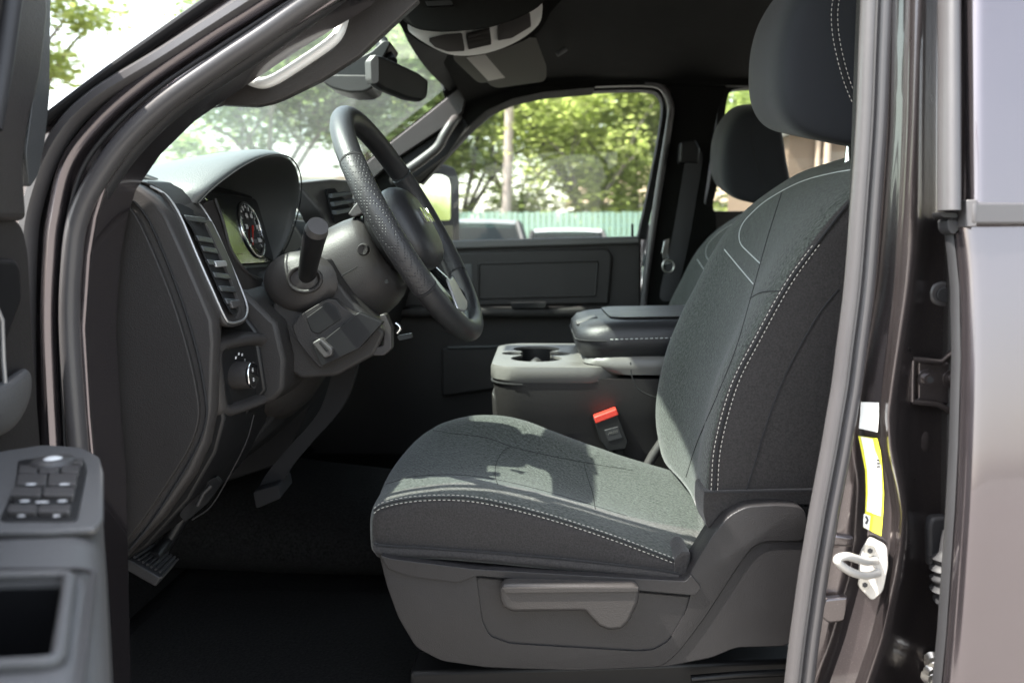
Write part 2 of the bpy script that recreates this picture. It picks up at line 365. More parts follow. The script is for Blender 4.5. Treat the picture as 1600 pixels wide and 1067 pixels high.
sweep('flange_line', ppath([(118, 1120), (110, 900), (103, 700), (95, 515), (99, 400), (108, 337), (130, 262), (178, 199), (248, 138), (345, 73), (410, 31), (480, -14), (560, -68)], .862), oval(.0022, .003, 8), 'rubber_dark', body)
sweep('outer_weatherstrip', ppath([(40, 700), (38, 515), (40, 400), (47, 330), (73, 250), (108, 192), (150, 153), (195, 124), (249, 92), (310, 53), (371, 14), (430, -24), (520, -80)], .862), [(-.009, .006), (-.0085, -.006), (-.004, -.012), (.003, -.011), (.0085, -.003), (.009, .008)], 'rubber', body)
sweep('windshield_molding', ppath([(-60, 288), (68, 190), (163, 118), (250, 56), (340, -7), (430, -69)], .866), oval(.0045, .010, 10), 'rubber_dark', body)
# dark lower pillar between seal and dash end
slab('cowl_side_trim', UL([(124, 345), (175, 295), (175, 420), (168, 600), (185, 760), (186, 900), (178, 1140), (140, 1140), (122, 760), (112, 560)], .94), (0, .016, 0), 'matte_black', body, bevel=.004)
tube('trim_thread', ppath([(132, 790), (124, 640), (120, 520), (121, 420), (124, 385)], .876), .0004, 'thread_dim', body, n=5)
# inner pillar trim and its grab handle
t1 = [(140, 335), (160, 285), (205, 226), (263, 168), (345, 108), (410, 65), (470, 23), (560, -38), (640, -60), (640, -20), (575, -2), (538, 12), (520, 18), (455, 58), (383, 110), (350, 142), (344, 163), (300, 171), (262, 189), (216, 222), (174, 266)]
slab('pillar_trim', rounded(UL(t1, .96), .004), (0, .014, 0), 'trim_grey', body, bevel=.005)
t2 = [(346, 146), (376, 122), (395, 135), (418, 137), (440, 127), (520, 75), (537, 55), (546, 12), (575, -4), (640, -20), (655, 0), (612, 40), (560, 88), (500, 126), (440, 155), (424, 161), (400, 166), (344, 164)]
slab('pillar_trim', rounded(UL(t2, .972), .003), (0, .014, 0), 'trim_grey', body, bevel=.006)
tube('trim_clip', UL([(416, 158), (421, 155), (426, 158)], .984), .0012, 'silver', body, n=6)
gh = catmull(UL([(372, 108, .985), (384, 121, .965), (405, 130, .957), (428, 125, .955), (470, 99, .955), (515, 68, .957), (530, 50, .96), (537, 28, .968), (541, 6, .985)]), 6)
tube('grab_handle', gh, .0062, 'silver', body, n=12)  # silver colour stands in for light catching the handle
# --- passenger side front pillar
def pp(pix, Y): return [U(a, b, Y) for a, b in pix]
q = [(560, 262), (600, 228), (660, 181), (718, 135), (735, 128), (790, 136), (850, 136), (930, 135), (930, 137), (850, 144), (800, 155), (760, 173), (720, 208), (690, 240), (655, 275), (610, 320), (560, 330)]
slab('front_pillar', rounded(pp(q, 2.43), .004), (0, .12, 0), 'headliner', body, bevel=.008)
slab('pillar_trim', rounded(pp([(540, 283), (601, 230), (660, 184), (716, 139), (728, 150), (722, 176), (698, 196), (614, 251), (560, 300)], 2.40), .004), (0, .03, 0), 'trim_grey', body, bevel=.006)
slab('handle_recess', rounded(pp([(612, 257), (696, 203), (722, 180), (730, 196), (700, 240), (640, 285), (610, 290)], 2.418), .004), (0, .02, 0), 'matte_black', body, bevel=.003)
tube('grab_handle', catmull(UL([(715, 182, 2.42), (704, 196, 2.385), (694, 212, 2.375), (684, 230, 2.372), (665, 246, 2.372), (640, 264, 2.375), (625, 274, 2.39), (615, 282, 2.42)]), 6), [.014] * 43, 'trim_light', body, n=12)
# passenger roof rail
sweep('roof_rail', catmull(UL([(716, 175), (745, 152), (790, 134), (850, 124), (950, 118), (1060, 116), (1200, 118), (1420, 122)], 2.47), 5), [(-.035, -.03), (.045, -.055), (.05, .1), (-.012, .1), (-.03, .03)], 'headliner', body)
# far centre pillar
slab('centre_pillar', rounded(UL([(1036, 122), (1052, 190), (1015, 420), (1005, 620), (1000, 760), (1140, 760), (1118, 330), (1100, 318), (1120, 180), (1140, 122)], 2.46), .006), (0, .1, 0), 'headliner', body, bevel=.01)
sweep('door_seal', catmull(UL([(700, 228), (745, 180), (790, 150), (850, 137), (950, 131), (1015, 131), (1037, 140), (1048, 165), (1045, 200), (1030, 290), (1014, 400), (1006, 470), (1000, 600), (1000, 700)], 2.45), 6), oval(.010, .012), 'rubber', body)
# --- driver side centre pillar: seal, jamb, striker, labels
rows = [-120, 0, 100, 200, 340, 450, 540, 600, 650, 700, 760, 800, 850, 900, 950, 1000, 1067, 1160]
def col(pairs):
    o = []
    for r in rows:
        for (a, x), (b, y) in zip(pairs, pairs[1:]):
            if a <= r <= b: o.append(x + (y - x) * (r - a) / (b - a)); break
    return o
c_seal = col([(-120, 1352), (0, 1347), (200, 1339), (340, 1329), (450, 1320), (600, 1301), (700, 1284), (800, 1265), (900, 1248), (1000, 1234), (1067, 1226), (1160, 1214)])
seal_path = [U(x + 13, r, .865) for x, r in zip(c_seal, rows)]
sp = catmull(seal_path, 4)
sweep('door_seal', sp, oval(.0088, .012), 'rubber', body)
sweep('seal_rib', catmull([U(x + 33, r, .862) for x, r in zip(c_seal, rows)], 4), oval(.0085, .010), 'rubber', body)
sweep('seal_lip', catmull([U(x + 23, r, .854) for x, r in zip(c_seal, rows)], 4), oval(.0016, .003, 8), 'rubber_dark', body)
c0 = [x + 34 for x in c_seal]
c2 = col([(-120, 1404), (0, 1402), (200, 1398), (340, 1388), (450, 1378), (600, 1352), (650, 1344), (700, 1346), (760, 1352), (850, 1345), (900, 1338), (1000, 1310), (1067, 1286), (1160, 1260)])
c3 = col([(-120, 1420), (0, 1418), (200, 1413), (340, 1406), (450, 1400), (600, 1384), (650, 1380), (700, 1384), (760, 1396), (800, 1402), (850, 1400), (900, 1392), (1000, 1368), (1067, 1345), (1160, 1320)])
c4 = col([(-120, 1446), (0, 1443), (200, 1441), (340, 1440), (450, 1428), (600, 1402), (650, 1394), (700, 1398), (760, 1412), (800, 1418), (850, 1416), (900, 1408), (1000, 1386), (1067, 1362), (1160, 1335)])
c5 = col([(-120, 1452), (0, 1449), (200, 1447), (340, 1447), (450, 1436), (600, 1420), (700, 1416), (760, 1424), (850, 1428), (900, 1424), (1000, 1408), (1067, 1390), (1160, 1365)])
gridj = []
for i, r in enumerate(rows):
    rowp = [(c0[i] - 30, .90), (c0[i] - 4, .895), (c0[i] + 2, .888), ((c0[i] + c2[i]) / 2, .893), (c2[i] - 3, .882), (c2[i] + 2, .870), (c3[i], .862), (c3[i] + 4, .850), ((c3[i] + c4[i]) / 2, .838), (c4[i] - 2, .842), (c5[i], .868), (c5[i] + 18, .885), (1500, .885), (1560, .88)]
    gridj.append([U(x, r, y) for x, y in rowp])
gj = []
for i in range(len(gridj) - 1):
    for k in range(3): gj.append([a.lerp(b, k / 3) for a, b in zip(gridj[i], gridj[i + 1])])
gj.append(gridj[-1])
o = shell('door_jamb', gj, .003, 'paint_shaded', body, smooth=70, sub=1)
slab('inner_pillar_trim', UL([(1372, -200), (1460, -200), (1440, 400), (1340, 1160), (1250, 1160), (1345, 500)], .915), (0, .05, 0), 'dash_plastic', body)
# labels on the jamb (thin, bent to it)
def sticker(name, L, Rr, mat, parent, dy=-.0012, yl=.869, yr=.8605):
    g = []
    for (lx, ly), (rx, ry) in zip(L, Rr):
        g.append([U(lerp(lx, rx, k / 3), lerp(ly, ry, k / 3), lerp(yl, yr, k / 3) + dy) for k in range(4)])
    return shell(name, g, .0004, mat, parent, smooth=0)
sticker('sticker', [(1345, 628), (1344, 650), (1342, 669)], [(1373, 629), (1373, 652), (1371, 675)], 'label_white', body)
ys_ = sticker('sticker', [(1341, 681), (1346, 705), (1352, 735), (1353, 770), (1352, 800), (1350, 824)], [(1371, 685), (1376, 705), (1379, 735), (1381, 770), (1380, 800), (1377, 837)], 'label_yellow', body)
sticker('panel', [(1345, 682), (1350, 705), (1355, 735), (1356, 770), (1354, 798)], [(1371, 687), (1375.5, 705), (1377, 735), (1378, 770), (1376, 806)], 'label_white', ys_, dy=-.0022, yl=.868, yr=.862)
sticker('panel', [(1350, 802), (1349, 812), (1349, 823)], [(1360, 806), (1359, 816), (1358, 828)], 'label_white', ys_, dy=-.0022, yl=.869, yr=.866)
m = MB()
for k in range(3): m.box(U(1372, 719 + k * 5, .8595), .003, .0006, .002)
m.obj('ink_mark', 'label_ink', ys_)
m = MB(); m.tube(UL([(1353, 806, .8655), (1356, 812, .865), (1353, 818, .865)]), .0013, 6); m.obj('ink_mark', 'label_ink', ys_)
# striker
st = slab('striker_plate', rounded(UL([(1357, 836, .8650), (1383, 849, .858), (1385, 880, .857), (1377, 920, .857), (1360, 936, .864), (1340, 915, .868), (1341, 865, .868)]), .005), (-.0, -.006, 0), 'white_zinc', body, bevel=.0015)
tube('striker_loop', catmull(UL([(1368, 876, .855), (1352, 877, .838), (1325, 869, .822), (1310, 872, .816), (1311, 880, .816), (1330, 893, .824), (1352, 899, .840), (1372, 895, .855)]), 5), .0042, 'white_zinc', body, n=10)
for x, y in ((1357, 858), (1349, 911)):
    c = U(x, y, .8575)
    tube('bolt', [c, c + Vector((0, -.004, 0))], .006, 'steel', body, n=12); tube('bolt_socket', [c + Vector((0, -.0035, 0)), c + Vector((0, -.0046, 0))], .003, 'rubber_dark', body, n=6)
# raised pads on the jamb flange
slab('jamb_pad', rounded(UL([(1284, 930), (1321, 926), (1317, 964), (1290, 968), (1276, 955)], .886), .004), (0, -.010, 0), 'paint_shaded', body, bevel=.004)
slab('jamb_bead', rounded(UL([(1300, 832), (1332, 836), (1330, 852), (1296, 850)], .889), .004), (0, -.006, 0), 'paint_shaded', body, bevel=.003)
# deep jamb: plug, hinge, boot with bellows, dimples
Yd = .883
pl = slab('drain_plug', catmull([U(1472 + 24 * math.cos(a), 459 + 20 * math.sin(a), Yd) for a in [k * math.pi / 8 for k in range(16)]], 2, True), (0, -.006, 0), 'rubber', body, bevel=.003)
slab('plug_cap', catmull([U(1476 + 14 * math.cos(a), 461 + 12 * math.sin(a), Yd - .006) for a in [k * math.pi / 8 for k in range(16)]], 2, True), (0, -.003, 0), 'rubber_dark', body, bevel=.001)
hg = slab('door_hinge', rounded(UL([(1426, 562), (1470, 566), (1484, 552), (1540, 548), (1540, 650), (1500, 645), (1484, 634), (1470, 628), (1426, 628)], Yd), .003), (0, -.012, 0), 'paint_shaded', body, bevel=.003)
for pix in ([(1425, 561), (1470, 566), (1486, 552), (1540, 549)], [(1424, 627), (1465, 631), (1484, 642), (1505, 648), (1540, 650)], [(1426, 563), (1425, 595), (1425, 627)]):
    tube('hinge_flange', UL(pix, Yd - .016), .0035, 'paint_shaded', body, n=8)
for x in (1449, 1489):
    c = U(x, 592, Yd - .012)
    w_ = tube('washer', [c, c + Vector((0, -.0015, 0))], .0105, 'paint_shaded', body, n=16); tube('hinge_bolt', [c, c + Vector((0, -.006, 0))], .0068, 'paint_shaded', body, n=6)
    tube('bolt_socket', [c + Vector((0, -.0055, 0)), c + Vector((0, -.0066, 0))], .0035, 'rubber_dark', body, n=8)
for x, y, r in ((1426, 528, .005), (1489, 510, .008), (1440, 690, .012), (1427, 955, .012)):
    c = U(x, y, Yd - .001); tube('dimple', [c + Vector((0, .004, 0)), c + Vector((0, -.001, 0)), c + Vector((0, -.003, 0))], [r, r, r * .5], 'paint_shaded', body, n=12)
slab('wiring_boot', rounded(UL([(1447, 802), (1500, 798), (1500, 880), (1443, 880), (1441, 815)], Yd), .006), (0, -.014, 0), 'rubber_dark', body, bevel=.004)
bp = catmull(UL([(1484, 830, .862), (1480, 860, .855), (1476, 890, .853), (1478, 920, .853), (1490, 945, .858), (1515, 958, .865)]), 8)
tube('wiring_bellows', bp, [.008 if i < 10 else (.0125 + .003 * math.sin(i * 1.7)) for i in range(len(bp))], 'rubber_dark', body, n=14, smooth=80)
m = MB()
for k in range(5): m.tube([U(1457 + 3 * math.sin(k * 2), 1028 + 9 * k, Yd - .004), U(1459, 1034 + 9 * k, Yd - .01)], [.009 + .003 * (k % 2), .006], 10)
m.obj('lower_hinge_pin', 'steel', body)
# ------------------------------------------------------------------ rear door (closed), driver side
rd = thing('rear_door', 'closed dark metallic rear door with pale sky reflections at the right edge', 'door', V(.9, .77, -.7))
def rdY(z, x): return .765 + (.0 if z < .0 else .10 * z) + .03 * max(0, -.25 - z) ** 1.2
epx = [(352, 1497), (400, 1503), (450, 1508), (560, 1510), (700, 1506), (800, 1501), (900, 1494), (1000, 1487), (1100, 1477), (1300, 1455)]
g = []
for py, px in reversed(epx):
    z0 = U(px, py, .780).z - CAMZ; y = .760 + .135 * max(0, z0 + .26) - .02 * max(0, -.26 - z0) + .06 * max(0, -.45 - z0); e = U(px, py, y + .008); z = e.z - CAMZ
    g.append([V(e.x + dx, y + dy, z) for dx, dy in ((.006, .034), (0, .020), (-.0004, .009), (.003, .0022), (.009, 0), (.03, -.001), (.07, -.003), (.2, -.007), (.6, -.009), (1.08, 0))])
shell('outer_skin', g, .0015, 'paint', rd, smooth=80, sub=1)
sweep('edge_seal', [q[1] + Vector((-.0015, .004, 0)) for q in g], oval(.0028, .008, 8), 'rubber_dark', rd)
slab('belt_molding', [V(.400, .786, .020), V(1.45, .782, .020), V(1.45, .784, .041), V(.400, .788, .041)], (0, .02, 0), 'rubber', rd, bevel=.003)
slab('belt_end_cap', [V(.396, .790, .018), V(.404, .7855, .018), V(.404, .7875, .043), V(.396, .792, .043)], (0, .02, 0), 'rubber', rd, bevel=.001)
g = [[V(.402 + dx, .785 + .12 * z + dy, z) for dx, dy in ((.0, .02), (.0005, .006), (.004, .0008), (.009, 0), (.016, 0), (.05, -.0006), (.1, -.002), (.16, -.002))] for z in (.038, .15, .25, .35, .44)]
shell('door_applique', g, .0015, 'gloss_paint' if 'gloss_paint' in MATS else 'paint', rd, smooth=80)
slab('window_glass', [V(.57, .792, .04), V(1.42, .792, .04), V(1.42, .815, .44), V(.56, .815, .44)], (0, .004, 0), 'tint_glass', rd, bevel=0)
slab('window_frame', [V(.40, .82, .44), V(1.45, .82, .44), V(1.45, .83, .475), V(.40, .83, .475)], (0, .05, 0), 'paint', rd, bevel=.005)
slab('unseen_dark_panel', [V(.402, .800, -.78), V(.448, .895, -.78), V(.448, .895, .03), V(.402, .800, .03)], (.004, 0, 0), 'matte_black', rd, bevel=0)  # hidden black panel, added so the jamb reflects dark
slab('inner_trim', [V(.45, .87, -.62), V(1.45, .87, -.62), V(1.45, .87, .03), V(.42, .87, .03)], (0, .03, 0), 'dash_plastic', rd)
sweep('front_edge_seal', catmull([U(1483, py, .80 + .0001 * (330 - py)) for py in (-150, 0, 100, 200, 300, 329)], 4), oval(.0085, .015, 16), 'rubber', rd)
slab('seal_end_cap', rounded(UL([(1471, 331), (1496, 332), (1498, 341), (1473, 340)], .80), .002), (0, .02, 0), 'black_plastic', rd, bevel=.001)
slab('seal_foot', rounded(UL([(1480, 342), (1497, 344), (1500, 358), (1490, 368), (1482, 360)], .805), .003), (0, .02, 0), 'rubber_dark', rd, bevel=.002)
# ------------------------------------------------------------------ driver door, swung open at the left
dd = thing('driver_door', 'open driver door with grey armrest and window switches at the left edge', 'door', V(-.5, .75, -.7))
A, B = Vector((-.415, .76)), Vector((-.165, .30))      # plan line of the armrest's inner edge (front, rear)
du = (B - A).normalized(); dn = Vector((-du.y, du.x))
if dn.x < 0: dn = -dn                                   # towards the cabin
def D(s, n, z): p = A + du * s + dn * n; return V(p.x, p.y, z)
ARZ = -.178
def dU(px, py, n=0.0):
    """point on the door trim plane (n metres in from the armrest edge line) seen at px, py"""
    d = _rot @ Vector(((px - 800) / FPX, -(py - 533.5) / FPX, -1.0)); o = A + dn * n
    den = d.x * dn.x + d.y * dn.y; t = (o.x * dn.x + o.y * dn.y) / den
    return Vector((0, 0, CAMZ)) + d * t
def aU(px, py, z=ARZ):
    d = _rot @ Vector(((px - 800) / FPX, -(py - 533.5) / FPX, -1.0)); return Vector((0, 0, CAMZ)) + d * (z / d.z)
# inner panel body
slab('door_panel', rounded([D(s, -.13, z) for s, z in ((-.02, -.72), (.75, -.72), (.75, .03), (-.02, .03))], .03), Vector((-dn.x, -dn.y, 0)) * .05, 'dash_plastic', dd, bevel=.008)
slab('door_skin', [D(s, -.185, z) for s, z in ((-.04, -.75), (1.0, -.75), (1.0, .03), (-.04, .03))], Vector((-dn.x, -dn.y, 0)) * .015, 'paint', dd, bevel=.008)
# armrest as a solid: rounded cross-section running along the door
sec = []
for s, f in ((.035, .55), (.045, .8), (.065, .95), (.1, 1), (.2, 1), (.35, 1), (.5, 1), (.62, .9)):
    e = (f - 1) * .05
    sec.append([D(s, -.14, ARZ - .004), D(s, -.03 + e * 1.2, ARZ), D(s, -.012 + e, ARZ - .001), D(s, -.003 + e, ARZ - .008), D(s, .001 + e, ARZ - .022), D(s, .0 + e, ARZ - .10), D(s, -.012 + e, ARZ - .2), D(s, -.06, ARZ - .26), D(s, -.14, ARZ - .27)])
loft('armrest', sec, 'armrest_grey', dd, smooth=60, sub=2)
def cut(o, pts, ext):
    """cut a real pocket into o and drop the cutter"""
    v, f = slab_geo(pts, ext); c = newobj('cutter', v, f, None)
    md = o.modifiers.new('bool', 'BOOLEAN'); md.operation = 'DIFFERENCE'; md.object = c; md.solver = 'EXACT'; md.use_self = True
    bpy.context.view_layer.update()
    dg = bpy.context.evaluated_depsgraph_get(); me = bpy.data.meshes.new_from_object(o.evaluated_get(dg))
    o.modifiers.clear(); old = o.data; o.data = me; bpy.data.meshes.remove(old); bpy.data.objects.remove(c)
    me.shade_smooth(); me.set_sharp_from_angle(angle=R(40))
arm = [o for o in dd.children if o.name.startswith('armrest')][0]
cut(arm, rounded([aU(x, y, ARZ) + Vector((0, 0, .02)) for x, y in ((-200, 915), (104, 908), (88, 1025), (-200, 1040))], .008), (0, 0, -.17))
pk = rounded([aU(x, y, ARZ) - Vector((0, 0, .003)) for x, y in ((-200, 917), (103, 910), (87, 1024), (-200, 1038))], .008)
pkc = sum(pk, Vector()) / len(pk)
loft('pocket_liner', [pk, [p + Vector((0, 0, -.03)) for p in pk], [p + Vector((0, 0, -.11)) for p in pk], [pkc + (p - pkc) * .02 + Vector((0, 0, -.11)) for p in pk]], 'black_plastic', dd, cap=False)
rim = rounded([aU(x, y, ARZ + .001) for x, y in ((-200, 906), (110, 899), (91, 1036), (-200, 1052))], .008)
tube('pocket_rim', rim + rim[:1], .0035, 'armrest_grey', dd, n=8)
tube('pocket_outer_line', rounded([aU(x, y, ARZ + .0003) for x, y in ((-200, 892), (147, 890), (122, 1090), (-200, 1100))], .01), .0016, 'trim_light', dd, n=6)
shb = rounded([aU(x, y, ARZ - .001) for x, y in ((-60, 728), (10, 712), (69, 703), (128, 707), (156, 722), (162, 745), (162, 820), (150, 836), (72, 842), (-60, 842))], .006)
bez = slab('switch_bezel', shb, (0, 0, .005), 'armrest_grey', dd, bevel=.002)
def key(px0, py0, px1, py1, h, mat='trim_light', tilt=0, z0=ARZ + .003, name='switch'):
    p = rounded([aU(x, y, z0) for x, y in ((px0, py0), (px1, py0), (px1 - 2, py1), (px0 - 3, py1))], .002)
    return slab(name, p, (0, 0, h), mat, dd, bevel=.0012, seg=2)
slab('switch_tray', rounded([aU(x, y, ARZ + .0035) for x, y in ((28, 722), (60, 717), (110, 718), (134, 726), (136, 738), (122, 812), (117, 817), (4, 817), (0, 812), (24, 760))], .003), (0, 0, .0015), 'black_plastic', dd, bevel=.001)
c = aU(83, 722, ARZ + .008); tube('mirror_knob', [c + Vector((0, 0, -.004)), c, c + Vector((0, 0, .003))], [.017, .017, .014], 'trim_light', dd, n=20); tube('knob_cap', [c + Vector((0, 0, .002)), c + Vector((0, 0, .0045))], [.009, .004], 'silver', dd, n=14)
for a in ((32, 736, 60, 748), (64, 736, 94, 748), (98, 736, 126, 748)): key(*a, .005)
key(112, 724, 132, 733, .005, 'trim_light')
for x0, x1 in ((29, 75), (78, 122)): key(x0, 751, x1, 768, .0055)
for x0, x1 in ((20, 67), (70, 118)): key(x0, 775, x1, 789, .007); 
for x0, x1 in ((14, 60), (62, 112)): key(x0, 800, x1, 812, .0055)
key(26, 790, 104, 797, .004, 'matte_black')
m = MB()
def icon(x, y, z=ARZ + .0092, s=.0028):
    c = aU(x, y, z); m.box(c, s * 1.6, s * .5, .0003); m.box(c + Vector((0, s * .7, 0)), s * 1.2, s * .4, .0003); m.box(c + Vector((-s * .9, s * .3, 0)), s * .25, s * .9, .0003); m.box(c + Vector((s * .7, s * .3, 0)), s * .25, s * .9, .0003)
for x, y in ((48, 757), (100, 757)): icon(x, y, s=.0034)
for x, y in ((38, 783), (97, 783)): icon(x, y, ARZ + .0108)
for x, y in ((33, 806), (88, 806)): icon(x, y, ARZ + .0092, .002)
c = aU(66, 784, ARZ + .0108); m.box(c, .008, .002, .0003)
m.obj('switch_icons', 'icon_white', dd)
wf = catmull([D(.02, -.17, .02), D(.10, -.172, .14), D(.22, -.176, .27), D(.38, -.182, .375), D(.55, -.186, .40), D(.80, -.188, .405), D(.93, -.187, .39), D(.965, -.184, .33), D(.975, -.178, .15), D(.98, -.172, .02)], 5)
tube('window_frame', wf, .019, 'paint', dd, n=10, flat=.8)
tube('frame_seal', [p + Vector((dn.x, dn.y, 0)) * .018 for p in wf], .008, 'rubber_dark', dd, n=8)
# upper trim by the mirror corner, seen edge-on
def dY(px): return lerp(.74, .80, px / 50) if px > 0 else lerp(.74, .66, -px / 90)
def DL(l, off=0): return [U(x, y, dY(x) + off) for x, y in l]
LEFT = Vector((-.05, .02, 0))
slab('mirror_corner_trim', rounded(DL([(-90, -60), (30, -60), (70, -50), (78, 15), (66, 120), (47, 190), (38, 260), (44, 345), (10, 345), (-90, 330)]), .01), LEFT, 'trim_grey', dd, bevel=.010, seg=4)
slab('mirror_corner_cover', rounded(DL([(60, -60), (80, -30), (78, 150), (71, 220), (60, 275), (46, 295), (40, 240), (52, 150)], .012), .006), LEFT * .6, 'dash_pad', dd, bevel=.004)
tube('window_channel', catmull(DL([(26, -60), (20, 0), (4, 110), (-12, 200)], -.008), 4), .008, 'rubber_dark', dd)
slab('upper_panel', rounded(DL([(-90, 335), (18, 338), (36, 352), (45, 392), (54, 560), (66, 720), (66, 760), (-90, 760)], .02), .012), LEFT, 'dash_plastic', dd, bevel=.010, seg=4)
slab('handle_pocket', rounded(DL([(-90, 402), (26, 404), (35, 416), (37, 470), (10, 540), (-90, 560)], .010), .008), LEFT, 'black_plastic', dd, bevel=.006)
tube('release_lever', DL([(-10, 470), (3, 500), (5, 560), (8, 600)], -.004), .0022, 'silver_trim', dd)
sec = []
for px, py0, py1, n in ((50, 590, 606, 0), (48, 577, 630, .004), (38, 577, 655, .008), (20, 592, 680, .012), (-10, 608, 690, .016), (-60, 617, 698, .018)):
    a, b = U(px, py0, dY(px) - .01), U(px, py1, dY(px) - .01); nn = Vector((.7, -.7, 0))
    sec.append([a - nn * .03, a - nn * .006, a + nn * n * .5 - Vector((0, 0, .003)), a.lerp(b, .4) + nn * n, a.lerp(b, .8) + nn * n * .6, b - nn * .006, b - nn * .03])
loft('pull_handle', sec, 'armrest_grey', dd, sub=2)
# ------------------------------------------------------------------ passenger door (far side)
pd = thing('passenger_door', 'closed passenger door with dark moulded trim beyond the steering wheel', 'door', V(-.1, 2.55, -.7))
Yp = 2.52
slab('door_panel', UL([(330, 386), (690, 378), (1001, 371), (1001, 470), (996, 790), (330, 790)], Yp), (0, .10, 0), 'dash_plastic', pd, bevel=.006)
slab('belt_ledge', UL([(560, 378), (690, 376), (1000, 369), (1000, 381), (690, 390), (560, 392)], Yp - .018), (0, .05, 0), 'armrest_grey', pd, bevel=.006)
slab('upper_bolster', rounded(UL([(560, 396), (690, 394), (950, 388), (958, 400), (952, 476), (560, 482)], Yp - .012), .01), (0, .03, 0), 'dash_plastic', pd, bevel=.008)
rec = rounded(UL([(748, 412), (934, 408), (930, 462), (748, 466)], Yp - .0135), .008)
slab('recess_panel', rec, (0, .02, 0), 'dash_plastic', pd, bevel=.003)
tube('recess_edge', rec + rec[:1], .0035, 'dash_plastic', pd, n=6)
slab('panel_block', rounded(UL([(690, 414), (738, 412), (738, 466), (700, 468)], Yp - .0135), .008), (0, .02, 0), 'dash_pad', pd, bevel=.003)
loft('armrest', [[V(U(px, 480, Yp).x, Yp + a, U(px, 480, Yp).z + b - CAMZ) for a, b in ((.03, .006), (-w, .004), (-w - .008, 0), (-w - .008, -.02), (-w, -.03), (.03, -.035))] for px, w in ((560, .06), (740, .06), (900, .055), (960, .04), (985, .02), (992, .0))], 'dash_plastic', pd, sub=1)
slab('pull_cup', rounded(UL([(797, 474), (854, 473), (852, 481), (800, 482)], Yp - .075), .003), (0, .05, 0), 'matte_black', pd, bevel=.001)
slab('lower_pocket', rounded(UL([(690, 545), (828, 541), (835, 560), (830, 600), (690, 620)], Yp - .02), .012), (0, .03, 0), 'dash_plastic', pd, bevel=.006)
tube('pocket_edge', UL([(700, 543), (830, 540)], Yp - .022), .004, 'dash_pad', pd)
slab('window_glass', UL([(560, 384), (1002, 374), (1046, 145), (1020, 134), (850, 138), (780, 160), (700, 230)], 2.575), (0, .004, 0), 'glass', pd, bevel=0)
sweep('window_frame', catmull(UL([(655, 285), (700, 236), (745, 190), (790, 160), (850, 143), (950, 137), (1012, 137), (1032, 145), (1040, 165), (1036, 205), (1020, 290), (1002, 374)], 2.555), 6), [(-.012, -.02), (.010, -.02), (.012, .03), (-.012, .03)], 'matte_black', pd)
tube('lock_knob', UL([(988, 371), (988, 350)], 2.54), .004, 'black_plastic', pd)
slab('outer_skin', UL([(480, 380), (1003, 372), (1000, 800), (480, 800)], 2.64), (0, .01, 0), 'paint', pd)
# rear passenger door
rp = thing('rear_passenger_door', 'dark rear passenger door and window behind the passenger headrest', 'door', V(.9, 2.55, -.7))
slab('door_panel', UL([(1110, 330), (1480, 330), (1480, 800), (1000, 800), (1000, 470)], 2.53), (0, .1, 0), 'dash_plastic', rp)
slab('window_glass', UL([(1105, 335), (1126, 150), (1140, 138), (1500, 138), (1500, 335)], 2.575), (0, .004, 0), 'glass', rp, bevel=0)
sweep('window_frame', catmull(UL([(1108, 340), (1106, 318), (1112, 290), (1120, 230), (1126, 165), (1134, 142), (1152, 134), (1200, 132), (1300, 132), (1480, 134)], 2.55), 6), [(-.012, -.02), (.010, -.02), (.012, .03), (-.012, .03)], 'matte_black', rp)
# ------------------------------------------------------------------ dashboard
da = thing('dashboard', 'dark grained dashboard with end cover, side vent and cluster hood', 'dashboard', V(-.6, 1.685, -.3))
def xz(pix, Y): return [(U(a, b, Y).x, U(a, b, Y).z) for a, b in pix]
def ext(name, prof, Ys, mat, parent, f=None, **k):
    """closed side profile (x, z) carried across the car; f(i, x, z) may shift it per station"""
    return loft(name, [[Vector((*( (lambda q: (q[0], y, q[1]))(f(i, x, z) if f else (x, z)) ),)) for x, z in prof] for i, y in enumerate(Ys)], mat, parent, **k)
front = [(-.80, CAMZ - .30), (-.86, CAMZ - .05), (-.80, CAMZ + .035), (-.66, CAMZ + .055)]
# near end module: the frame band round the end cover, carrying the vent
mod_pix = [(120, 283), (172, 283), (206, 284), (228, 291), (250, 307), (270, 332), (300, 398), (322, 450), (342, 498), (345, 535), (343, 585), (341, 640), (331, 690), (308, 740), (262, 805), (196, 874)]
mod = front + xz(mod_pix, .975)
cxm = sum(p[0] for p in mod) / len(mod); czm = sum(p[1] for p in mod) / len(mod)
ext('end_module', mod, [.958, .962, .975, 1.085, 1.09], 'trim_grey', da, f=lambda i, x, z: (x + (cxm - x) * (.035, .012, 0, 0, .02)[i] - (.04 if i > 2 and z < CAMZ - .085 else 0), z + (czm - z) * (.035, .012, 0, 0, .02)[i]), smooth=50, bevel=.002)
# end cover
ec = [(146, 312), (175, 309), (195, 316), (212, 332), (230, 365), (256, 425), (280, 490), (300, 560), (312, 620), (313, 655), (300, 695), (270, 745), (225, 812), (184, 862), (172, 872), (160, 780), (150, 690), (145, 560), (143, 440)]
ecp = catmull(UL(ec, .957), 4, True)
slab('end_cover', ecp, (0, -.006, 0), 'dash_plastic', da, bevel=.003, seg=3)
ecg = catmull(UL([(172, 302), (200, 309), (222, 329), (240, 360), (266, 422), (290, 488), (309, 555), (321, 620), (322, 655), (309, 697), (278, 752), (232, 822), (190, 872)], .9565), 5)
tube('cover_gap', ecg, .0016, 'seam', da, n=6)
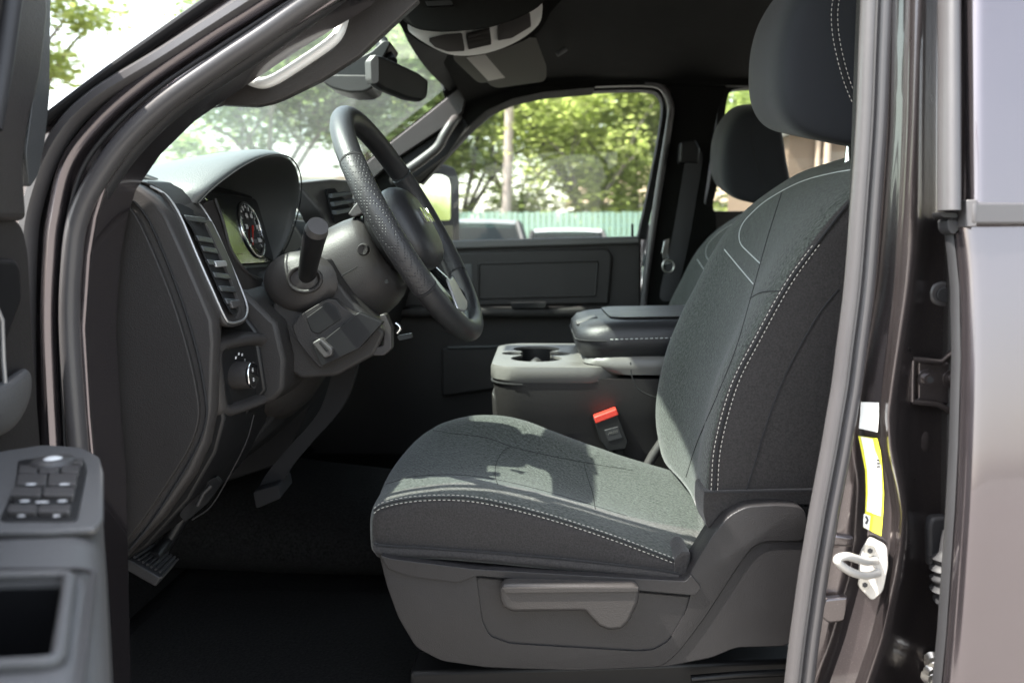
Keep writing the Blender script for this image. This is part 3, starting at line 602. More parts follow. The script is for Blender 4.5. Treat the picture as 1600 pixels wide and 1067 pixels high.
# dash top pad
tp = [(-.80, CAMZ + .038), (-.66, CAMZ + .060), (-.56, CAMZ + .072), (-.515, CAMZ + .072), (-.505, CAMZ + .064), (-.505, CAMZ + .05), (-.60, CAMZ - .02), (-.80, CAMZ - .02)]
ext('top_pad', tp, [.968, .975, 1.05, 1.4, 1.9, 2.50, 2.52], 'dash_top_lit', da, smooth=50, bevel=.004)
# cluster hood
lip = [(303, 320, 1.062), (322, 300, 1.07), (348, 279, 1.095), (376, 260, 1.13), (404, 247, 1.18), (430, 243, 1.25), (450, 249, 1.32), (462, 265, 1.38), (467, 288, 1.42), (465, 318, 1.438), (458, 350, 1.44), (444, 388, 1.43), (424, 420, 1.42)]
L0 = catmull(UL(lip), 4)
cen = sum(L0, Vector()) / len(L0); n_ = len(L0)
def ring(dx, sc, dz, zmin=None):
    o = []
    for i, p in enumerate(L0):
        q = Vector((p.x + dx, cen.y + (p.y - cen.y) * sc, cen.z + (p.z - cen.z) * sc + dz)); o.append(q)
    return o
def outer(dx, k):
    o = []
    for i, p in enumerate(L0):
        base = CAMZ + .058; t = i / (n_ - 1)
        z = p.z + .008 * math.sin(math.pi * t); z = lerp(z, base, k) if z > base else z
        o.append(Vector((p.x + dx, cen.y + (p.y - cen.y) * (1.03 + .1 * k), z)))
    return o
loft('cluster_hood', [outer(-.34, 1.0), outer(-.26, .62), outer(-.16, .24), outer(-.07, .02), outer(-.015, -.04), ring(0, 1.0, .004), ring(.003, .975, .0), ring(-.004, .945, -.002), ring(-.05, .92, -.004), ring(-.10, .88, -.010), ring(-.13, .80, -.03)], 'dash_top_lit', da, closed=False, smooth=60, sub=1)
tube('hood_seam', [p + Vector((.004, 0, 0)) for p in ring(.001, .985, .002)], .0012, 'seam', da, n=5)
# cluster well behind the wheel
ext('cluster_body', [(-.53, CAMZ + .10), (-.485, CAMZ + .085), (-.455, CAMZ - .03), (-.435, CAMZ - .055), (-.40, CAMZ - .07), (-.37, CAMZ - .11), (-.36, CAMZ - .19), (-.42, CAMZ - .26), (-.60, CAMZ - .3), (-.75, CAMZ - .1)], [1.08, 1.09, 1.43, 1.44], 'black_plastic', da, smooth=40, bevel=.004)
pA, pB = Vector((-.4845, 0, CAMZ + .085)), Vector((-.4545, 0, CAMZ - .03)); cu_ = (pA - pB).normalized(); cn_ = Vector((cu_.z, 0, -cu_.x))
if cn_.x < 0: cn_ = -cn_
def cl(y, t, h=0): p = pB + (pA - pB) * t; return Vector((p.x, y, p.z)) + cn_ * h
slab('instrument_face', rounded([cl(1.10, .02, .001), cl(1.42, .02, .001), cl(1.42, .95, .001), cl(1.10, .95, .001)], .015), cn_ * .004, 'gloss_black', da, bevel=.001)
for yy, rr in ((1.165, .045), (1.345, .045)):
    circ = [Vector((0, math.cos(2 * math.pi * k / 40), 0)) * rr + cu_ * math.sin(2 * math.pi * k / 40) * rr + cl(yy, .48, .006) for k in range(41)]
    dial = tube('dial_ring', circ, .0028, 'chrome', da, n=8)
    mm = MB()
    for k in range(15):
        a = R(225 - 270 * k / 14); c1 = cl(yy, .48, .0062); d_ = Vector((0, math.cos(a), 0)) + cu_ * math.sin(a)
        mm.tube([c1 + d_ * rr * (.80 if k % 2 else .74), c1 + d_ * rr * .9], .0007, 5)
    mm.obj('dial_ticks', 'icon_white', da)
    c1 = cl(yy, .48, .008); a = R(232); d_ = Vector((0, math.cos(a), 0)) + cu_ * math.sin(a)
    tube('needle', [c1 - d_ * .008, c1 + d_ * rr * .72], [.0018, .0008], 'red', da, n=6)
    for k, s in enumerate(('0', '20', '40', '60', '80', '100') if yy > 1.3 else ('0', '1', '2', '3', '4', '5')):
        a = R(225 - 270 * k / 5); d_ = Vector((0, math.cos(a), 0)) + cu_ * math.sin(a)
        text('dial_number', s, 'icon_white', da, c1 + d_ * rr * .56, (0, 1, 0), cu_, .011)
slab('cluster_screen', rounded([cl(1.225, .15, .006), cl(1.285, .15, .006), cl(1.285, .8, .006), cl(1.225, .8, .006)], .006), cn_ * .001, 'gloss_black', da, bevel=0)
# walls of the well: chrome-edged bezel seen between vent and cluster
slab('cluster_bezel', rounded(UL([(318, 318, 1.09), (336, 312, 1.10), (348, 345, 1.10), (360, 390, 1.10), (386, 425, 1.12), (420, 440, 1.22), (436, 425, 1.36), (452, 440, 1.40), (440, 470, 1.36), (418, 500, 1.20), (388, 500, 1.09), (376, 470, 1.087), (352, 410, 1.087), (332, 360, 1.087)]), .003), (-.03, 0, 0), 'trim_grey', da, bevel=.004)
tube('bezel_edge', catmull(UL([(336, 311, 1.098), (348, 345, 1.098), (361, 391, 1.10), (386, 426, 1.12), (405, 437, 1.18), (418, 420, 1.26), (432, 415, 1.34), (440, 425, 1.37)]), 5), .0022, 'dash_plastic', da, n=6)
# side vent
vo = [(222, 289, .985), (246, 303, .985), (268, 331, .985), (297, 398, .985), (320, 450, .985), (341, 496, .99), (350, 504, 1.00), (362, 503, 1.03), (373, 497, 1.06), (377, 480, 1.075), (366, 448, 1.08), (346, 402, 1.08), (325, 355, 1.08), (306, 324, 1.08), (284, 302, 1.08), (262, 291, 1.08)]
def push(pts, d): return [p + Vector((d, 0, 0)) for p in pts]
vpts = catmull(UL(vo), 3, True); vcen = sum(vpts, Vector()) / len(vpts)
slab('vent_surround', [vcen + (p - vcen) * 1.06 + Vector((-.004, 0, 0)) for p in vpts], (.011, 0, 0), 'trim_grey', da, bevel=.003)
tube('vent_chrome', push(vpts, .008) + [vpts[0] + Vector((.008, 0, 0))], .0016, 'silver_trim', da, n=8)
inn = [(262, 318, .993), (290, 358, .993), (312, 408, .993), (333, 455, .993), (350, 488, .997), (357, 490, 1.02), (360, 482, 1.045), (352, 452, 1.05), (334, 408, 1.05), (314, 362, 1.05), (296, 332, 1.05)]
slab('vent_well', push(catmull(UL(inn), 3, True), .0075), (.0012, 0, 0), 'matte_black', da, bevel=0)
slab('vent_side_rail', push(rounded(UL([(306, 345, 1.052), (316, 345, 1.07), (340, 395, 1.072), (358, 440, 1.072), (368, 475, 1.07), (364, 494, 1.055), (353, 498, 1.02), (358, 488, 1.04), (358, 468, 1.05), (342, 425, 1.052)]), .003), .006), (.006, 0, 0), 'trim_light', da, bevel=.002)
for k, (x0, y0, x1, y1) in enumerate(((272, 336, 304, 340), (291, 368, 315, 372), (299, 384, 322, 388), (308, 405, 332, 408), (317, 425, 341, 428), (326, 446, 350, 448), (336, 466, 357, 468))):
    p = UL([(x0, y0, .996), (x1, y1, 1.05), (x1 + 4, y1 + 9, 1.05), (x0 + 4, y0 + 9, .996)])
    slab('vent_slat', push(p, .0085), (.005, 0, 0), 'dash_pad', da, bevel=.0015)
slab('vent_tab', push(rounded(UL([(311, 408, 1.015), (329, 407, 1.04), (332, 416, 1.04), (314, 418, 1.015)]), .002), .014), (.006, 0, 0), 'silver_trim', da, bevel=.0015)
slab('vent_tab', push(rounded(UL([(337, 470, 1.005), (352, 468, 1.03), (356, 478, 1.03), (341, 482, 1.005)]), .002), .013), (.006, 0, 0), 'trim_light', da, bevel=.0015)
slab('vent_upper_pocket', push(rounded(UL([(230, 291, .995), (252, 297, 1.03), (284, 306, 1.065), (300, 330, 1.065), (270, 330, .997), (250, 308, .995)]), .004), .0078), (.001, 0, 0), 'matte_black', da, bevel=0)
# headlight switch pod
pod = [(338, 548), (352, 534), (385, 527), (414, 524), (428, 532), (433, 550), (436, 600), (432, 618), (420, 628), (375, 645), (358, 648), (348, 640), (343, 600)]
podp = []
for x, y in pod: podp.append(U(x, y, lerp(.985, 1.11, (x - 338) / 98)))
pc = sum(podp, Vector()) / len(podp)
pr = catmull(podp, 3, True)
loft('switch_pod', [[pc + (p - pc) * s + Vector((dx, 0, 0)) for p in pr] for s, dx in ((1.16, -.06), (1.1, -.018), (1.02, -.002), (.94, .002), (.84, 0.0), (.76, -.006), (.72, -.016), (.66, -.018))], 'trim_grey', da, smooth=70)
slab('switch_face', [pc + (p - pc) * .74 + Vector((-.013, 0, 0)) for p in pr], (.001, 0, 0), 'black_plastic', da, bevel=0)
kc = U(383, 586, 1.04); kx = Vector((.93, -.2, .05)).normalized()
kn = tube('headlight_knob', [kc - kx * .014, kc + kx * .004, kc + kx * .010], [.0185, .0175, .0165], 'trim_grey', da, n=24)
cr_ = [kc + kx * .0105 + Vector((0, 1, 0)) * .0165 * math.cos(a) + kx.cross(Vector((0, 1, 0))) * .0165 * math.sin(a) for a in [k * math.pi / 12 for k in range(25)]]
tube('knob_ring', cr_, .0014, 'chrome', da, n=6)
tube('knob_face', [kc + kx * .009, kc + kx * .0112], .0155, 'gloss_black', da, n=24)
kup = kx.cross(Vector((0, 1, 0))).normalized()
if kup.z < 0: kup = -kup
m = MB()
for a in (.0065, -.006):
    c = kc + kx * .0116 + kup * a
    m.box(c, .0006, .004, .0012); m.box(c + kup * .002, .0006, .003, .0009); m.box(c - kup * .0018, .0006, .0035, .0008)
m.obj('knob_icon', 'icon_white', da)
m = MB()
for k in range(5):
    a = R(60 + 28 * k); c = U(383, 584, 1.04) - kx * .006 + Vector((0, -math.cos(a), 0)) * .024 + kup * math.sin(a) * .026; m.box(c, .0008, .0035, .003)
m.obj('dial_marks', 'icon_white', da)
slab('dimmer_wheel', rounded(UL([(402, 568, 1.085), (411, 566, 1.10), (412, 588, 1.10), (403, 592, 1.085)]), .002), (.006, 0, 0), 'trim_light', da, bevel=.002)
# knee panel and underside
kp = xz([(345, 640), (352, 560), (400, 470), (470, 440), (560, 470), (598, 515), (600, 545), (560, 600), (480, 680), (390, 760), (320, 810), (240, 830)], 1.12)
ext('knee_panel', [(-.62, CAMZ - .30), (-.55, CAMZ - .1)] + xz([(270, 480), (310, 500), (345, 520), (362, 545), (372, 600), (378, 640), (365, 690), (325, 760), (262, 830), (215, 860)], 1.06), [1.0, 1.02, 1.09, 1.20], 'black_plastic', da, smooth=50, bevel=.004)
ext('lower_dash', [(-.75, CAMZ - .1), (-.5, CAMZ - .04), (-.40, CAMZ - .06), (-.345, CAMZ - .10), (-.335, CAMZ - .16), (-.36, CAMZ - .22), (-.42, CAMZ - .29), (-.50, CAMZ - .36), (-.62, CAMZ - .38), (-.75, CAMZ - .3)], [1.19, 1.21, 1.40, 1.54, 1.55], 'matte_black', da, smooth=50, bevel=.004)
ext('centre_stack', [(-.8, CAMZ), (-.5, CAMZ + .045), (-.445, CAMZ + .05), (-.40, CAMZ - .02), (-.375, CAMZ - .16), (-.40, CAMZ - .25), (-.47, CAMZ - .40), (-.62, CAMZ - .45), (-.8, CAMZ - .3)], [1.50, 1.51, 1.86, 1.87], 'matte_black', da, smooth=50, bevel=.004)
ext('passenger_dash', [(-.8, CAMZ), (-.5, CAMZ + .06), (-.44, CAMZ + .055), (-.40, CAMZ + .0), (-.385, CAMZ - .12), (-.41, CAMZ - .22), (-.5, CAMZ - .32), (-.65, CAMZ - .34), (-.8, CAMZ - .2)], [1.86, 1.87, 2.50, 2.51], 'dash_plastic', da, smooth=50, bevel=.004)
ext('column_surround', [(-.55, CAMZ - .02), (-.44, CAMZ - .035), (-.385, CAMZ - .06), (-.345, CAMZ - .10), (-.335, CAMZ - .15), (-.338, CAMZ - .19), (-.352, CAMZ - .205), (-.42, CAMZ - .22), (-.55, CAMZ - .2)], [1.085, 1.10, 1.25, 1.42, 1.44], 'dash_plastic', da, smooth=50, bevel=.006)
# centre vent pod glimpsed right of the hood
slab('centre_vent_bezel', rounded(UL([(462, 286, 1.50), (520, 280, 1.56), (548, 282, 1.62), (560, 300, 1.66), (560, 370, 1.66), (520, 372, 1.56), (500, 330, 1.52)]), .008), (-.04, 0, 0), 'trim_light', da, bevel=.006)
slab('centre_vent_well', rounded(UL([(508, 296, 1.56), (545, 291, 1.63), (552, 340, 1.64), (522, 350, 1.57)]), .003), (.002, 0, 0), 'matte_black', da, bevel=0)
for k in range(3):
    slab('vent_slat', UL([(512 + k * 3, 303 + k * 13, 1.565), (546 + k, 298 + k * 13, 1.63), (547 + k, 304 + k * 13, 1.63), (514 + k * 3, 310 + k * 13, 1.565)]), (.008, 0, 0), 'dash_pad', da, bevel=.001)
for x in (541, 546): tube('vent_tab', push(UL([(x, 303, 1.63), (x + 5, 330, 1.635)]), .012), .002, 'silver', da, n=6)
# hood release handle and strip below the end cover
slab('lower_close_out', rounded(UL([(300, 770, 1.03), (335, 745, 1.05), (345, 755, 1.06), (325, 785, 1.05), (290, 815, 1.02), (280, 805, 1.01)]), .004), (0, .01, 0), 'black_plastic', da, bevel=.003)
tube('hood_release', UL([(308, 790, 1.02), (318, 770, 1.025), (330, 758, 1.03)]), .003, 'dash_plastic', da)
tube('panel_seam', catmull(UL([(397, 648, 1.04), (385, 690, 1.035), (360, 740, 1.03), (330, 790, 1.025), (300, 812, 1.02)]), 5), .0009, 'dash_plastic', da, n=5)
# ------------------------------------------------------------------ steering column
sc_ = thing('steering_column', 'grey steering column shroud with stubby stalk behind the wheel', 'column', V(-.3, 1.24, 0))
WC = U(643, 352, 1.24); wu = Vector((-.493, 0, .87)).normalized(); wn = Vector((.87, -.052, .493)).normalized(); wu = (wu - wn * wu.dot(wn)).normalized(); wy = wn.cross(wu) if wn.cross(wu).y > 0 else wu.cross(wn)
def W(u, y, n): return WC + wu * u + wy * y + wn * n
def csec(n, ru, ry, du=0, e=2.6, N=28):
    o = []
    for k in range(N):
        a = 2 * math.pi * k / N; c, s = math.cos(a), math.sin(a)
        o.append(W(du + ru * math.copysign(abs(s) ** (2 / e), s), ry * math.copysign(abs(c) ** (2 / e), c), n))
    return o
loft('column_shroud', [csec(-.24, .06, .07, -.03), csec(-.20, .075, .08, -.025), csec(-.13, .08, .085, -.022), csec(-.075, .074, .08, -.018), csec(-.055, .062, .07, -.014), csec(-.05, .05, .06, -.012)], 'trim_grey', sc_, sub=1)
loft('column_collar', [csec(-.34, .11, .115, -.06), csec(-.28, .105, .115, -.05), csec(-.225, .09, .10, -.035), csec(-.21, .078, .088, -.03)], 'dash_plastic', sc_, sub=1)
tube('shroud_split', [W(-.02, -.0865, n) for n in (-.24, -.15, -.08)], .001, 'seam', sc_, n=5)
c = U(567, 390, 1.152); tube('screw_recess', [c + Vector((0, .004, 0)), c + Vector((0, -.002, 0)), c + Vector((0, .001, 0))], [.009, .007, .005], 'dash_plastic', sc_, n=14)
c = U(604, 440, 1.155); tube('screw_recess', [c + Vector((0, .004, 0)), c + Vector((0, -.001, 0))], [.003, .003], 'black_plastic', sc_, n=8)
slab('shroud_cap', rounded(UL([(543, 335, 1.20), (553, 321, 1.20), (560, 314, 1.20), (570, 324, 1.20), (566, 334, 1.20), (552, 340, 1.20)]), .003), (0, .03, 0), 'trim_light', sc_, bevel=.003)
# stalk pointing at the camera
stk = [U(478, 440, 1.13), U(480, 428, 1.11), U(484, 405, 1.06), U(490, 375, 1.02), U(494, 360, 1.005)]
tube('stalk', stk, [.0110, .0118, .0128, .0140, .0145], 'black_plastic', sc_, n=20)
tube('stalk_cap', [stk[-1], U(497, 353, .998)], [.0142, .0125], 'trim_light', sc_, n=20)
loft('stalk_boot', [[U(470, 440, 1.128 - h) + Vector((.052 * s * math.cos(a), 0, .042 * s * math.sin(a))) for a in [k * math.pi / 12 for k in range(24)]] for s, h in ((1.0, -.01), (.97, .004), (.7, .012), (.38, .018), (.3, .02))], 'trim_grey', sc_, smooth=60)
tube('boot_ring', [U(476, 436, 1.108) + Vector((.022 * math.cos(a), 0, .017 * math.sin(a))) for a in [k * math.pi / 12 for k in range(25)]], .003, 'dash_plastic', sc_, n=8)
# lower column cover with switch bin and brake release
slab('knee_cover', rounded(UL([(424, 475), (438, 455), (470, 422), (506, 402), (522, 430), (547, 465), (582, 500), (602, 520), (585, 555), (525, 588), (470, 592), (440, 572), (424, 530)], 1.128), .006), (0, .07, 0), 'dash_plastic', sc_, bevel=.006)
slab('bin_frame', rounded(UL([(456, 510), (472, 490), (510, 467), (524, 468), (536, 480), (548, 488), (592, 505), (560, 545), (500, 575), (486, 560), (466, 535)], 1.108), .004), (0, .02, 0), 'dash_plastic', sc_, bevel=.005)
slab('bin_hollow', rounded(UL([(478, 497), (512, 472), (526, 480), (534, 498), (498, 522), (486, 518)], 1.1065), .003), (0, .004, 0), 'black_plastic', sc_, bevel=.001)
slab('bin_block', rounded(UL([(520, 520), (560, 488), (598, 504), (560, 545), (502, 572), (490, 545)], 1.100), .003), (0, .02, 0), 'black_plastic', sc_, bevel=.004)
slab('brake_release', rounded(UL([(487, 536), (500, 528), (520, 545), (518, 556), (506, 560)], 1.092), .003), (0, .02, 0), 'trim_light', sc_, bevel=.003)
tube('release_slot', UL([(500, 535), (512, 548)], 1.091), .0018, 'matte_black', sc_, n=6)
slab('side_bracket', rounded(UL([(592, 492), (602, 490), (612, 512), (612, 545), (600, 556), (582, 556), (578, 545), (598, 540), (600, 515)], 1.13), .003), (0, .02, 0), 'trim_grey', sc_, bevel=.004)
tube('key_ring', catmull(UL([(618, 505, 1.20), (625, 512, 1.2), (620, 520, 1.2)]), 4), .003, 'chrome', sc_, n=8)
slab('key_tag', rounded(UL([(620, 525, 1.2), (642, 521, 1.22), (644, 528, 1.22), (624, 532, 1.2)]), .002), (0, .012, 0), 'dash_pad', sc_, bevel=.001)
# ------------------------------------------------------------------ steering wheel
sw = thing('steering_wheel', 'black leather steering wheel seen almost edge-on with perforated grip', 'steering wheel', WC)
RW, rt = .178, .0165
def arc(a0, a1, n, rr=RW, dn=0): return [W(rr * math.sin(R(lerp(a0, a1, k / n))), rr * math.cos(R(lerp(a0, a1, k / n))), dn) for k in range(n + 1)]
# angle 0 = far side (+Y), 90 = top, 180 = near side
mk('leather', (.017, .017, .019), .42, bump=('grain', 900, .25)); 
def perf():
    m = mk('leather_perforated', (.022, .022, .024), .45); nt = m.node_tree; b = nt.nodes['Principled BSDF']
    tc = nt.nodes.new('ShaderNodeTexCoord'); vo = nt.nodes.new('ShaderNodeTexVoronoi'); vo.inputs['Scale'].default_value = 260; vo.inputs['Randomness'].default_value = 0.0
    nt.links.new(tc.outputs['Object'], vo.inputs['Vector'])
    mr = nt.nodes.new('ShaderNodeMapRange'); mr.inputs[1].default_value = .22; mr.inputs[2].default_value = .36; nt.links.new(vo.outputs['Distance'], mr.inputs[0])
    bp = nt.nodes.new('ShaderNodeBump'); bp.inputs['Strength'].default_value = .7; bp.inputs['Distance'].default_value = .001
    nt.links.new(mr.outputs[0], bp.inputs['Height']); nt.links.new(bp.outputs[0], b.inputs['Normal'])
perf()
def rimpart(a0, a1, mat, r=rt, name='rim_section'):
    n = max(8, int(abs(a1 - a0) / 4)); return tube(name, arc(a0, a1, n), r, mat, sw, n=20, flat=1.0)
rimpart(33, 148, 'leather'); rimpart(149, 211, 'leather_perforated', rt * 1.03); rimpart(212, 328, 'leather'); rimpart(329, 391, 'leather_perforated', rt * 1.03)
for a in (148.5, 211.5, 328.5, 32.5): tube('rim_seam', arc(a - .4, a + .4, 2), rt * 1.04, 'seam', sw, n=20)
loft('airbag_cover', [csec(n, r * .95, r * 1.1, -.005, 2.8) for n, r in ((-.035, .04), (-.03, .062), (-.005, .074), (.012, .068), (.022, .05), (.025, .02))], 'leather', sw, sub=1)
loft('hub_back', [csec(n, r, r, 0, 2.4) for n, r in ((-.055, .045), (-.05, .055), (-.03, .062), (-.02, .05))], 'black_plastic', sw, sub=1)
def spoke(a, w0, w1, mat, name='spoke', n0=-.022, n1=-.004):
    d = wu * math.sin(R(a)) + wy * math.cos(R(a)); t_ = d.cross(wn); s = []
    for r, w_, nn, th in ((.05, w0, n0, .016), (.10, (w0 + w1) / 2, (n0 + n1) / 2, .014), (.15, w1, n1, .012), (.172, w1 * 1.15, 0, .012)):
        s.append([WC + d * r + t_ * x * w_ + wn * (nn + y * th) for x, y in ((-.5, -.3), (-.4, .5), (.4, .5), (.5, -.3), (.4, -.6), (-.4, -.6))])
    return loft(name, s, mat, sw, sub=1)
spoke(180 + 6, .06, .05, 'black_plastic'); spoke(-6, .06, .05, 'black_plastic'); spoke(270, .05, .05, 'silver_trim'); spoke(232, .03, .025, 'gloss_black'); spoke(308, .03, .025, 'gloss_black')
slab('lower_trim', [W(RW * .84 * math.sin(R(a)), RW * .84 * math.cos(R(a)), .004) for a in (250, 260, 270, 280, 290)] + [W(RW * .55 * math.sin(R(a)), RW * .55 * math.cos(R(a)), .008) for a in (285, 270, 255)], wn * .004, 'silver_trim', sw, bevel=.002)
text('badge_letters', 'RAM', 'chrome', sw, W(.0, 0, .0255), wy, wu, .032, .003, bold=.02)
# ------------------------------------------------------------------ driver seat
ds = thing('driver_seat', 'dark grey cloth driver seat with white double stitching, front and nearest', 'seat', V(.1, 1.24, -.64))
def curveA(pix, Y, n): return resample(catmull(UL(pix, Y), 6), n)
def seatloop(top, bottom, Y, nt_=44, nb=14):
    a = curveA(top, Y, nt_); b = resample(catmull(UL([top[-1]] + bottom + [top[0]], Y), 4), nb)
    return a + b[1:-1]
CU = [
 (1.003, [(588, 852), (588, 830), (590, 803), (602, 797), (640, 789), (700, 786), (760, 792), (850, 814), (950, 846), (1058, 886)], [(1058, 902), (850, 885), (650, 866)]),
 (1.006, [(584, 858), (583, 830), (584, 800), (598, 793), (640, 784), (700, 781), (760, 787), (850, 809), (950, 841), (1064, 883)], [(1062, 908), (850, 888), (650, 870)]),
 (1.020, [(581, 864), (579, 835), (581, 797), (596, 786), (640, 776), (700, 772), (765, 777), (855, 799), (955, 832), (1072, 874)], [(1072, 918), (850, 898), (650, 880)]),
 (1.060, [(582, 866), (579, 830), (582, 790), (598, 773), (640, 764), (705, 759), (775, 763), (865, 785), (965, 818), (1090, 860)], [(1090, 925), (850, 905), (650, 885)]),
 (1.100, [(588, 862), (584, 815), (589, 778), (606, 762), (645, 754), (715, 750), (785, 754), (875, 776), (975, 808), (1098, 848)], [(1098, 920), (850, 900), (650, 880)]),
 (1.135, [(594, 855), (588, 810), (592, 772), (608, 754), (648, 747), (720, 748), (790, 757), (880, 779), (980, 807), (1100, 838)], [(1100, 905), (850, 890), (650, 870)]),
 (1.180, [(602, 842), (594, 795), (598, 757), (614, 739), (652, 732), (722, 736), (792, 747), (880, 768), (980, 793), (1100, 820)], [(1100, 885), (850, 870), (650, 850)]),
 (1.250, [(616, 822), (606, 775), (610, 735), (628, 715), (664, 708), (730, 712), (800, 724), (885, 743), (985, 768), (1100, 792)], [(1100, 860), (850, 850), (650, 830)]),
 (1.330, [(634, 800), (624, 752), (630, 712), (648, 690), (682, 682), (740, 684), (808, 693), (890, 715), (985, 740), (1090, 764)], [(1090, 830), (850, 825), (660, 810)]),
 (1.375, [(648, 788), (638, 735), (646, 694), (666, 672), (700, 661), (752, 658), (815, 667), (893, 692), (985, 720), (1080, 745)], [(1080, 810), (850, 805), (670, 800)]),
 (1.420, [(668, 775), (660, 722), (668, 682), (690, 659), (720, 649), (765, 645), (820, 654), (893, 681), (975, 712), (1060, 738)], [(1060, 800), (850, 795), (690, 785)]),
 (1.455, [(692, 768), (686, 722), (694, 688), (714, 666), (742, 655), (780, 652), (826, 660), (890, 685), (965, 714), (1045, 738)], [(1045, 790), (850, 788), (710, 780)]),
 (1.475, [(720, 765), (714, 730), (720, 702), (738, 685), (762, 676), (792, 673), (830, 680), (885, 700), (955, 725), (1030, 745)], [(1030, 780), (850, 780), (735, 770)]),
]
cush = loft('cushion', [seatloop(t, b, y) for y, t, b in CU], 'fabric', ds, smooth=180, sub=1)
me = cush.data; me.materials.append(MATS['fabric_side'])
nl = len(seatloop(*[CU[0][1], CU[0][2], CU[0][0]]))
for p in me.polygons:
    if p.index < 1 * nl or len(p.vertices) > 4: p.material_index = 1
# stitching along the near bolster and welt below
stl = [(584, 799), (598, 790), (640, 781), (700, 778), (760, 784), (850, 806), (950, 838), (1062, 880)]
dashes('stitching', catmull(UL([(x, y - 5) for x, y in stl], 1.0105), 8), 'thread', ds)
dashes('stitching', catmull(UL([(x, y + 3) for x, y in stl], 1.0035), 8), 'thread', ds)
tube('welt_seam', catmull(UL([(x, y - 1) for x, y in stl], 1.0055), 8), .0012, 'seam', ds, n=5)
# side bolster strip under the cushion (lower sewn panel)
lowp = [(584, 848), (600, 852), (700, 858), (850, 870), (1000, 886), (1060, 895)]
lowq = [(584, 862), (602, 872), (700, 874), (850, 888), (1000, 902), (1060, 908)]
a, b = catmull(UL(lowp, 1.0), 6), catmull(UL(lowq, .998), 6)
loft('lower_welt', [[p + Vector((0, .012, 0)), p + Vector((0, .001, 0)), p.lerp(q_, .25) + Vector((0, -.004, 0)), p.lerp(q_, .6) + Vector((0, -.005, 0)), q_ + Vector((0, .0, 0)), q_ + Vector((0, .012, 0))] for p, q_ in zip(a, b)], 'fabric_side', ds, smooth=70)
tube('welt_seam', [p + Vector((0, -.001, 0)) for p in a], .0013, 'seam', ds, n=5)
slab('cushion_end_flap', rounded(UL([(1054, 876), (1066, 862), (1080, 864), (1077, 885), (1072, 908), (1054, 908)], 1.001), .004), (0, .06, 0), 'fabric_side', ds, bevel=.003)
# insert seams across the cushion
from mathutils.bvhtree import BVHTree
def rumple(o, amp, sc):
    me = o.data; nn = [v.normal.copy() for v in me.vertices]
    for v, n in zip(me.vertices, nn):
        p = (v.co + o.location); v.co += n * amp * (noise.noise(p * sc) + .5 * noise.noise(p * sc * 2.3 + Vector((3, 1, 7))))
rumple(cush, .0022, 13)
def bvh_of(o):
    bpy.context.view_layer.update(); dg = bpy.context.evaluated_depsgraph_get(); e = o.evaluated_get(dg); m_ = e.to_mesh()
    t = BVHTree.FromPolygons([o.matrix_world @ v.co for v in m_.vertices], [tuple(p.vertices) for p in m_.polygons]); e.to_mesh_clear(); return t
def on_surf(tree, pix, lift=.0003, n=6):
    """follow the surface of a built part along a line seen at the given places"""
    pts = catmull([Vector((x, y, 0)) for x, y in pix], n); o = []
    for p in pts:
        d = _rot @ Vector(((p.x - 800) / FPX, -(p.y - 533.5) / FPX, -1.0)); h = tree.ray_cast(Vector((0, 0, CAMZ)), d.normalized())
        if h[0]: o.append(h[0] - d.normalized() * lift)
    return o
bv = bvh_of(cush)
for pix in ([(800, 697), (786, 705), (775, 725), (774, 745), (778, 757)], [(912, 722), (918, 745), (926, 770), (930, 795)], [(655, 668), (700, 676), (760, 684), (800, 698), (860, 712), (912, 722), (990, 735)], [(604, 756), (650, 744), (720, 742), (790, 752), (880, 775), (980, 806)]):
    p_ = on_surf(bv, pix)
    if len(p_) > 3: tube('seam_line', p_, .0006, 'seam', ds, n=5)
